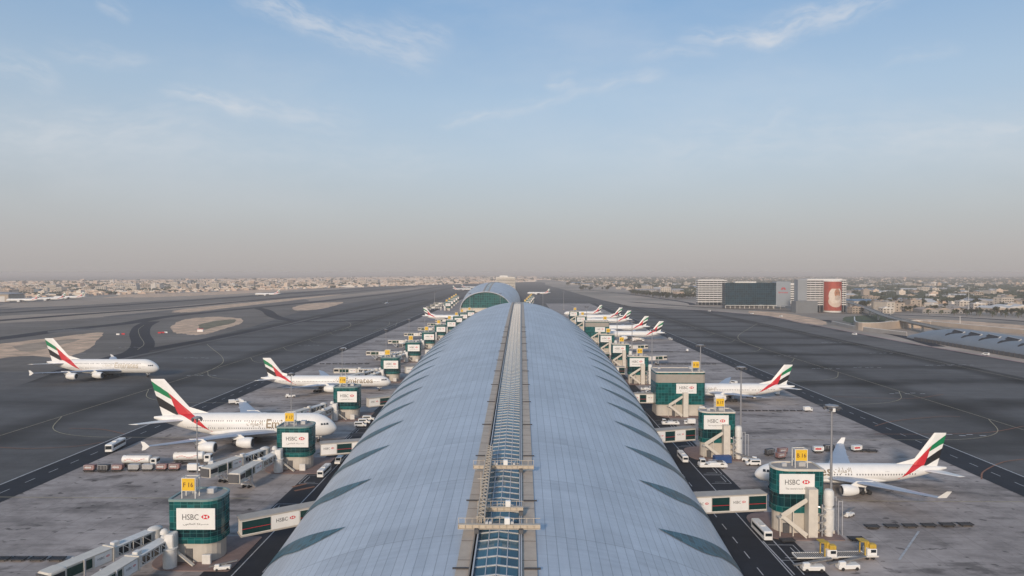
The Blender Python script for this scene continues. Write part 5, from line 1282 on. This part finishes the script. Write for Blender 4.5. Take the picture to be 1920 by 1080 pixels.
trees([(1262+2.6*i+rn.uniform(-1,1), 559+rn.uniform(-1.5,1.5)) for i in range(17)], 'dark tree in the clump just left of the striped office slab', 'trees just left of the striped slab', sc=(1.3,1.8))
trees([(1650+i*9.5+rn.uniform(-2,2), 583+i*.34+rn.uniform(-2.5,2)) for i in range(30)], 'roadside tree behind the elevated road and long pale wall', 'trees along the far road on the right', sc=(1.0,1.6))
trees([(1741+i*24, 590+i*.9) for i in range(9)], 'palm in the spaced row lining the far road on the right', 'palms along the far road', [PT], (1.2,1.5))
trees([(1600+rn.uniform(0,330), 541+rn.uniform(0,38)) for i in range(105)], 'dark tree scattered between the low sheds right of the offices', 'trees among the sheds', sc=(1.1,2.0))
trees([(1060+rn.uniform(0,240), 532+rn.uniform(0,14)) for i in range(40)], 'hazy tree among the low houses beyond the end of the runway', 'trees beyond the runway end', sc=(1.4,2.4))
# ------------------------------------------------------------------ low buildings
HW = [mat('wall_sand',(.42,.35,.28),.85,var=.1,vscale=.2,rnd=.15), mat('wall_cream',(.52,.46,.39),.85,var=.1,vscale=.2,rnd=.12), mat('wall_grey',(.33,.31,.29),.85,var=.1,vscale=.2,rnd=.15)]
RW = [mat('roof_grey',(.34,.33,.33),.7,var=.12,vscale=.1,rnd=.25), mat('roof_white',(.58,.56,.53),.7,var=.1,vscale=.1,rnd=.1), mat('roof_blue',(.13,.2,.28),.6,var=.1,vscale=.1,rnd=.1), mat('roof_tan',(.36,.28,.22),.8,var=.1,vscale=.1,rnd=.15)]
def make_house(k, W, D, Hh, gable, wm, rm, cat, name):
    t = empty(name, (0,0,0), 0, 'x', cat); mb = MB(); mb.box(-W/2,W/2,0,D,0,Hh); mb.build('wall', wm, t); mb = MB()
    if gable:
        nb = max(1,int(W/22))
        for i in range(nb):
            x0 = -W/2-.4+i*(W+.8)/nb; x1 = x0+(W+.8)/nb-.05; xm = (x0+x1)/2; hh = Hh+(x1-x0)*.12
            mb.loft([[(x0,y,Hh+.02),(x1,y,Hh+.02),(xm,y,hh)] for y in (-.5,D+.5)])
    else:
        for a in ((-W/2-.1,W/2+.1,-.1,.3),(-W/2-.1,W/2+.1,D-.3,D+.1),(-W/2-.1,-W/2+.3,.3,D-.3),(W/2-.3,W/2+.1,.3,D-.3)): mb.box(*a,Hh+.02,Hh+.9)
        mb.box(-W/2+.3,W/2-.3,.3,D-.3,Hh+.02,Hh+.2); mb.box(-W*.2,W*.05,D*.3,D*.6,Hh+.2,Hh+2.6); mb.box(W*.2,W*.3,D*.2,D*.35,Hh+.2,Hh+1.5)
    mb.build('roof', rm, t); mb = MB(); fl = max(1,int(Hh/3.6))
    for f in range(fl):
        n = max(2,int(W/5))
        for i in range(n): x = -W/2+(i+.5)*W/n; mb.box(x-W/n*.28,x+W/n*.28,-.06,.02,f*3.6+1.2,f*3.6+2.7)
        for i in range(max(2,int(D/6))): y = (i+.5)*D/max(2,int(D/6)); mb.box(-W/2-.06,-W/2+.02,y-1,y+1,f*3.6+1.2,f*3.6+2.7)
    mb.build('window', GLASSD, t); return t
HS = [make_house(0,16,14,7.5,False,HW[1],RW[1],'house','flat_roofed_house'), make_house(1,22,16,11,False,HW[0],RW[3],'house','flat_roofed_house'), make_house(2,14,12,6,False,HW[0],RW[0],'house','flat_roofed_house'), make_house(6,26,16,16,False,HW[1],RW[0],'house','flat_roofed_house')]
WH = [make_house(3,44,60,8,True,HW[2],RW[0],'warehouse','warehouse'), make_house(4,60,40,7,True,HW[0],RW[1],'warehouse','warehouse'), make_house(5,52,50,8,True,HW[1],RW[2],'warehouse','warehouse'), make_house(7,70,36,7,True,HW[2],RW[3],'warehouse','warehouse')]
# hero sheds right of the offices
occ = []
def free(x, y, r):
    for a,b,c in occ:
        if (a-x)**2+(b-y)**2 < (r+c)**2: return False
    occ.append((x,y,r)); return True
for (px,py) in ((1336,560),(1420,570),(1540,575),(1560,575)): occ.append((*gp(px,py+8),45))
lab = {0:'grey roofed',1:'white roofed',2:'blue roofed',3:'tan roofed'}
for px, py, k, l in ((1668,552,1,'long cream shed with a white roof just right of the banner building'),(1700,568,0,'grey shed at the left of the shed field near the elevated road'),(1715,556,2,'blue roofed warehouse in the middle of the shed field'),(1745,570,1,'twin gabled white tent-like shed near the palms'),(1800,549,1,'long pale warehouse behind the tall white pole'),(1860,552,3,'tan warehouse beyond the pole near the right edge'),(1640,563,3,'sand coloured shed beside the start of the elevated road'),(1830,566,0,'broad grey shed right of the pole'),(1655,543,0,'grey shed farther behind the white roofed long shed'),(1890,585,1,'pale shed beyond the palms near the right edge'),(1770,588,3,'low tan shed behind the palm row')):
    x, y = gp(px,py); occ.append((x,y,48)); place(WH[k], USED, (x,y,0), rn.uniform(-.15,.3), l, 'warehouse', None, rn.uniform(.8,1.1))
cnt = 0; tries = 0
while cnt < 215 and tries < 9000:
    tries += 1; px = rn.uniform(1060,1925); py = 527+rn.random()**1.2*62
    lim = 592 if px > 1600 else (566-12 if px < 1320 else 560)
    if px < 1300: lim = 531+(px-1060)*.11
    if py > lim: continue
    x, y = gp(px,py); 
    if y > 4200: continue
    if rn.random() < .35:
        if not free(x,y,38): continue
        k = rn.randrange(4); p = WH[k]; l = lab[k]+' warehouse in the low hazy town right of the airfield'; c = 'warehouse'; g = lab[k]+' warehouses of the town on the right'
    else:
        if not free(x,y,15): continue
        k = rn.randrange(4); p = HS[k]; nm = ('white roofed low','tan roofed three-storey','small grey roofed','taller grey roofed')[k]; l = nm+' flat house in the hazy town right of the airfield'; c = 'house'; g = nm+' houses of the town on the right'
    place(p, USED, (x,y,0), rn.uniform(-.5,.5)+(PI/2 if rn.random()<.5 else 0), l, c, g, rn.uniform(.85,1.35)); cnt += 1
cnt = 0; tries = 0
while cnt < 85 and tries < 5000:
    tries += 1; px = rn.uniform(-5,860); base = 556-(px*.032 if px < 480 else 15.4+(px-480)*.028); py = base-rn.random()*7-1
    x, y = gp(px,py)
    if y > 5200 or not free(x,y,20): continue
    k = rn.randrange(4); nm = ('white roofed low','tan roofed three-storey','small grey roofed','taller grey roofed')[k]
    place(HS[k], USED, (x,y,0), rn.uniform(-.5,.5), nm+' flat house in the hazy town beyond the left airfield', 'house', nm+' houses of the town on the left', rn.uniform(1.1,1.7)); cnt += 1
# unused prototypes
for p in TR+[PT]+HS+WH+CB+[BUS,VAN,TANK,BOXT,TUG,LOAD,BELT,DOL,MS,BR,P_QUAD,P_LONG,P_SHORT,fl]:
    if p.name not in USED:
        for c in list(p.children_recursive): bpy.data.objects.remove(c)
        bpy.data.objects.remove(p)
# hangar at far left
x, y = gp(3,566); t = empty('aircraft_hangar', (x,y,0), .1, 'tan hangar building at the far left edge beyond the runways', 'hangar'); mb = MB(); mb.loft([[(a,b,0),(a,b,20),(a+0,b,24) ] for a,b in ((-60,0),)]+[]) if False else None
mb = MB(); mb.box(-90,15,0,60,0,17); mb.build('wall', HW[0], t); mb = MB(); mb.loft([[(-92,yy,17.02),(17,yy,17.02),(17,yy,18.5),(-37,yy,22),(-92,yy,18.5)] for yy in (-2,62)]); mb.build('roof', RW[0], t); mb = MB(); [mb.box(-85+i*24,-65+i*24,-.3,.02,0,13) for i in range(4)]; mb.build('hangar_door', RW[1], t)
# distant town that nobody could count
def town(name, n, gen, label):
    mb = MB(); rr = random.Random(name); k = 0
    while k < n:
        x, y, s = gen(rr); w = rr.uniform(9,28)*s; d = rr.uniform(7,15)*s; h = rr.choice((3,3,3.5,3.5,4,4.5,6))*(1+.2*(s-1)); a = rr.uniform(-.4,.4)
        if rr.random() < (.22 if x > 0 and y < 4500 else .08): w *= 2.8; d *= 1.8; h = 6
        if rr.random() < .004: h = rr.uniform(14,26); w = d = 16*s
        ca, sa = math.cos(a), math.sin(a); c = [(x+ca*p-sa*q, y+sa*p+ca*q) for p,q in ((-w/2,-d/2),(w/2,-d/2),(w/2,d/2),(-w/2,d/2))]
        b = len(mb.v); mb.v += [(p,q,0) for p,q in c]+[(p,q,h) for p,q in c]; mb.f += [(b+4,b+5,b+6,b+7),(b,b+1,b+5,b+4),(b+1,b+2,b+6,b+5),(b+3,b,b+4,b+7)]
        c2 = [((p-x)*.35+x+w*.1, (q-y)*.35+y) for p,q in c]; b = len(mb.v); mb.v += [(p,q,h) for p,q in c2]+[(p,q,h+2.5) for p,q in c2]; mb.f += [(b+4,b+5,b+6,b+7),(b,b+1,b+5,b+4),(b+3,b,b+4,b+7)]
        k += 1
    mb.mi = [0]*len(mb.f); o = mb.build(name, TOWN, fix=False); tag(o, label, 'town', None, 'stuff'); return o
def town_mat():
    k = NT('town_walls', .9); g = k.n('ShaderNodeNewGeometry'); r = g.outputs['Random Per Island']
    cr = k.n('ShaderNodeValToRGB'); k.put(cr.inputs[0], r); e = cr.color_ramp; e.interpolation = 'CONSTANT'
    cols = [(0,(.70,.55,.43)),(.2,(.54,.41,.31)),(.38,(.76,.66,.55)),(.55,(.40,.33,.27)),(.63,(.68,.50,.38)),(.80,(.80,.74,.66)),(.94,(.16,.2,.24))]
    e.elements[0].position = 0; e.elements[0].color = (*cols[0][1],1); e.elements[1].position = cols[1][0]; e.elements[1].color = (*cols[1][1],1)
    for p_, c in cols[2:]: q = e.elements.new(p_); q.color = (*c,1)
    o = k.obj(); _,_,z = k.sep(o); nz = k.sep(g.outputs['Normal'])[2]
    w = k.math('MULTIPLY', k.math('GREATER_THAN', k.math('FRACT', k.math('DIVIDE', z, 3.6)), .55), k.math('LESS_THAN', nz, .5))
    return k.out(k.scale(cr.outputs[0], k.math('SUBTRACT', 1, k.math('MULTIPLY', w, .3))))
TOWN = town_mat()
def gen_r(rr):
    while True:
        y = 1500*(1/(1-.86*rr.random()))**1.0; t = rr.uniform(.03,.80); x = y*t
        px = 977+t*1280
        py = 512+67*1280/y
        lim = 592 if px > 1600 else 554
        if px < 1300: lim = 531+(px-1060)*.1
        if py < lim-3 and (y > 2200 or px > 1600) and all((a-x)**2+(b-y)**2 > (c+14)**2 for a,b,c in OC if abs(b-y) < 80): return x, y, 1+max(0,(y-3500))/5000
OC = [o_ for o_ in occ]
def gen_l(rr):
    while True:
        t = -rr.uniform(-.02,.82); px = 977+t*1280; base = 561-(px*.032 if px < 480 else 15.4+(px-480)*.030); py = base-1.5-rr.random()**.9*(base-1.5-(529-px*.013))
        y = 67*1280/(py-512); x = y*t
        if y < 12500 and all((a-x)**2+(b-y)**2 > (c+14)**2 for a,b,c in OC if abs(b-y) < 80): return x, y, 1+max(0,(y-2500))/4000
town('town', 8500, gen_r, 'hazy low town spreading to the horizon right of the airfield'); town('town', 9500, gen_l, 'hazy pale town spreading to the horizon beyond the left airfield')
# far trees mass
mb = MB(); rr = random.Random(99)
for k in range(11000):
    right = rr.random() < .92
    x, y, s = (gen_r if right else gen_l)(rr); r0 = rr.uniform(3.5,8)*(.7+.5*s); hh = r0*rr.uniform(1.0,1.5); b = len(mb.v)
    for m_ in range(2 if y > 3500 else 5):
        ox, oy = rr.gauss(0,r0*.8), rr.gauss(0,r0*.8); b = len(mb.v); q = r0*rr.uniform(.5,1); n = 6
        for (f, z) in ((.5,hh*.2),(1,hh*.55),(.75,hh*.85)): mb.v += [(x+ox+q*f*rr.uniform(.75,1.2)*math.cos(PI*i/3), y+oy+q*f*rr.uniform(.75,1.2)*math.sin(PI*i/3), z*rr.uniform(.85,1.15)) for i in range(n)]
        mb.v.append((x+ox,y+oy,hh*1.05))
        for l in range(2):
            for i in range(n): mb.f.append((b+l*n+i, b+l*n+(i+1)%n, b+(l+1)*n+(i+1)%n, b+(l+1)*n+i))
        for i in range(n): mb.f.append((b+2*n+i, b+2*n+(i+1)%n, b+3*n))
mb.mi = [0]*len(mb.f); o = mb.build('woods', LEAF, fix=False); tag(o, 'dark tree canopy dotted through the hazy town', 'trees', None, 'stuff')
# ------------------------------------------------------------------ light, sky, haze
SUN_AZ, SUN_EL = R(196), R(20)      # behind the camera, slightly to its left
sd = Vector((math.sin(SUN_AZ)*math.cos(SUN_EL), math.cos(SUN_AZ)*math.cos(SUN_EL), math.sin(SUN_EL)))
ld = bpy.data.lights.new('sun', 'SUN'); ld.energy = 2.5; ld.angle = R(6); ld.color = (1,.82,.64)
lo = bpy.data.objects.new('sun', ld); COL.objects.link(lo); lo.rotation_euler = sd.to_track_quat('Z','Y').to_euler()
w = bpy.data.worlds.new('World'); SC.world = w; w.use_nodes = True; nt = w.node_tree; bg = nt.nodes['Background']
sky = nt.nodes.new('ShaderNodeTexSky'); sky.sky_type = 'NISHITA'; sky.sun_disc = False; sky.sun_elevation = SUN_EL; sky.sun_rotation = SUN_AZ
sky.air_density = 1.0; sky.dust_density = 1.6; sky.ozone_density = 1.5; sky.altitude = 60
class W(NT):
    def __init__(s): s.t = nt
k = W(); tc = nt.nodes.new('ShaderNodeTexCoord'); vx, vy, vz = k.sep(tc.outputs['Generated'])
el = k.math('MAXIMUM', vz, 0)
cr = k.n('ShaderNodeValToRGB'); k.put(cr.inputs[0], el); e = cr.color_ramp
st = [(0,(2.80,2.62,2.58)),(.025,(2.95,2.80,2.80)),(.087,(3.05,3.14,3.29)),(.163,(3.05,3.46,3.9)),(.243,(2.7,3.42,4.2)),(.371,(1.6,2.7,4.2)),(1,(.9,1.8,3.3))]
e.elements[0].position = 0; e.elements[1].position = 1; e.elements[0].color = tuple(q/5 for q in st[0][1])+(1,); e.elements[1].color = tuple(q/5 for q in st[-1][1])+(1,)
for p_, c in st[1:-1]: q = e.elements.new(p_); q.color = tuple(x_/5 for x_ in c)+(1,)
base = k.mix(k.ramp(el, 0, .25, .95, .72), sky.outputs[0], k.scale(cr.outputs[0], 5.0))
# thin cirrus: long streaks in the sky to the north
uu = k.math('DIVIDE', vx, k.math('MAXIMUM', vy, .05)); vv = k.math('DIVIDE', vz, k.math('MAXIMUM', vy, .05)); front = k.math('GREATER_THAN', vy, .05)
cb = k.n('ShaderNodeCombineXYZ'); k.put(cb.inputs[0], uu); k.put(cb.inputs[1], vv)
wob = k.noise(cb.outputs[0], 5, 4, .6); wob2 = k.math('MULTIPLY', k.math('SUBTRACT', wob, .5), .07)
def streak(x0, y0, x1, y1, w, amp):
    ax, ay, bx_, by_ = (x0-977)/1280, (512-y0)/1280, (x1-977)/1280, (512-y1)/1280; L = math.hypot(bx_-ax, by_-ay); dx, dy = (bx_-ax)/L, (by_-ay)/L
    ru = k.math('SUBTRACT', uu, ax); rv = k.math('SUBTRACT', vv, ay)
    t = k.math('ADD', k.math('MULTIPLY', ru, dx), k.math('MULTIPLY', rv, dy)); n = k.math('ADD', k.math('SUBTRACT', k.math('MULTIPLY', rv, dx), k.math('MULTIPLY', ru, dy)), wob2)
    tt = k.math('DIVIDE', t, L); along = k.math('MULTIPLY', k.ramp(tt, -.1, .3, 0, 1), k.ramp(tt, .75, 1.1, 1, 0)); acr = k.ramp(k.math('ABSOLUTE', n), 0, w/1280, 1, 0)
    mp = k.n('ShaderNodeCombineXYZ'); k.put(mp.inputs[0], k.math('MULTIPLY', t, 5)); k.put(mp.inputs[1], k.math('MULTIPLY', n, 22))
    wisp = k.ramp(k.noise(mp.outputs[0], 2.4, 7, .65), .36, .68, .1, 1)
    return k.math('MULTIPLY', k.math('MULTIPLY', along, acr), k.math('MULTIPLY', wisp, amp))
tot = None
for a_ in ((440,-20,700,95,42,.8),(640,60,820,120,60,.55),(720,40,850,90,40,.45),(300,165,470,200,26,.75),(400,185,680,240,38,.5),(820,232,960,215,18,.6),(940,212,1090,170,22,.45),(1060,170,1250,148,20,.5),(1020,150,1080,152,24,.6),(1270,85,1480,66,26,.8),(1400,70,1700,-15,42,.8),(180,0,250,30,24,.5),(-40,110,120,150,50,.4),(80,90,300,110,30,.35),(1380,270,1490,195,26,.3),(1640,130,1790,95,24,.3),(1700,245,1960,235,26,.35),(1180,110,1340,108,24,.4),(-60,250,420,230,90,.35),(1100,285,1960,245,80,.3),(180,270,900,300,60,.22)):
    s_ = streak(*a_); tot = s_ if tot is None else k.math('ADD', tot, s_)
n1 = k.noise(cb.outputs[0], 1.6, 7, .6, (1,2.6,1)); veil = k.ramp(n1,.42,.72,0,.2)
f = k.math('MINIMUM', k.math('ADD', k.math('MULTIPLY', tot, .62), veil), .8); f = k.math('MULTIPLY', k.math('MULTIPLY', f, front), k.ramp(el,.03,.14,0,1))
col = k.mix(f, base, (4.75,4.8,4.95))
nt.links.new(col, bg.inputs[0]); bg.inputs[1].default_value = .13
hb = MB(); hb.box(-25500,25500,-1900,31500,-1,72)
hm = bpy.data.materials.new('haze_air'); hm.use_nodes = True; t_ = hm.node_tree; t_.nodes.remove(t_.nodes['Principled BSDF']); pv = t_.nodes.new('ShaderNodeVolumePrincipled')
pv.inputs['Color'].default_value = (1,.91,.845,1); pv.inputs['Density'].default_value = 1.35e-4; pv.inputs['Anisotropy'].default_value = 0.0
t_.links.new(pv.outputs[0], t_.nodes['Material Output'].inputs['Volume'])
ho = hb.build('haze', hm); tag(ho, kind='stuff')
SC.view_settings.view_transform = 'Standard'; SC.view_settings.look = 'None'; SC.view_settings.exposure = 0.24; SC.view_settings.gamma = 1; SC.view_settings.use_curve_mapping = False
SC.cycles.max_bounces = 5; SC.cycles.volume_bounces = 0; SC.cycles.use_denoising = True
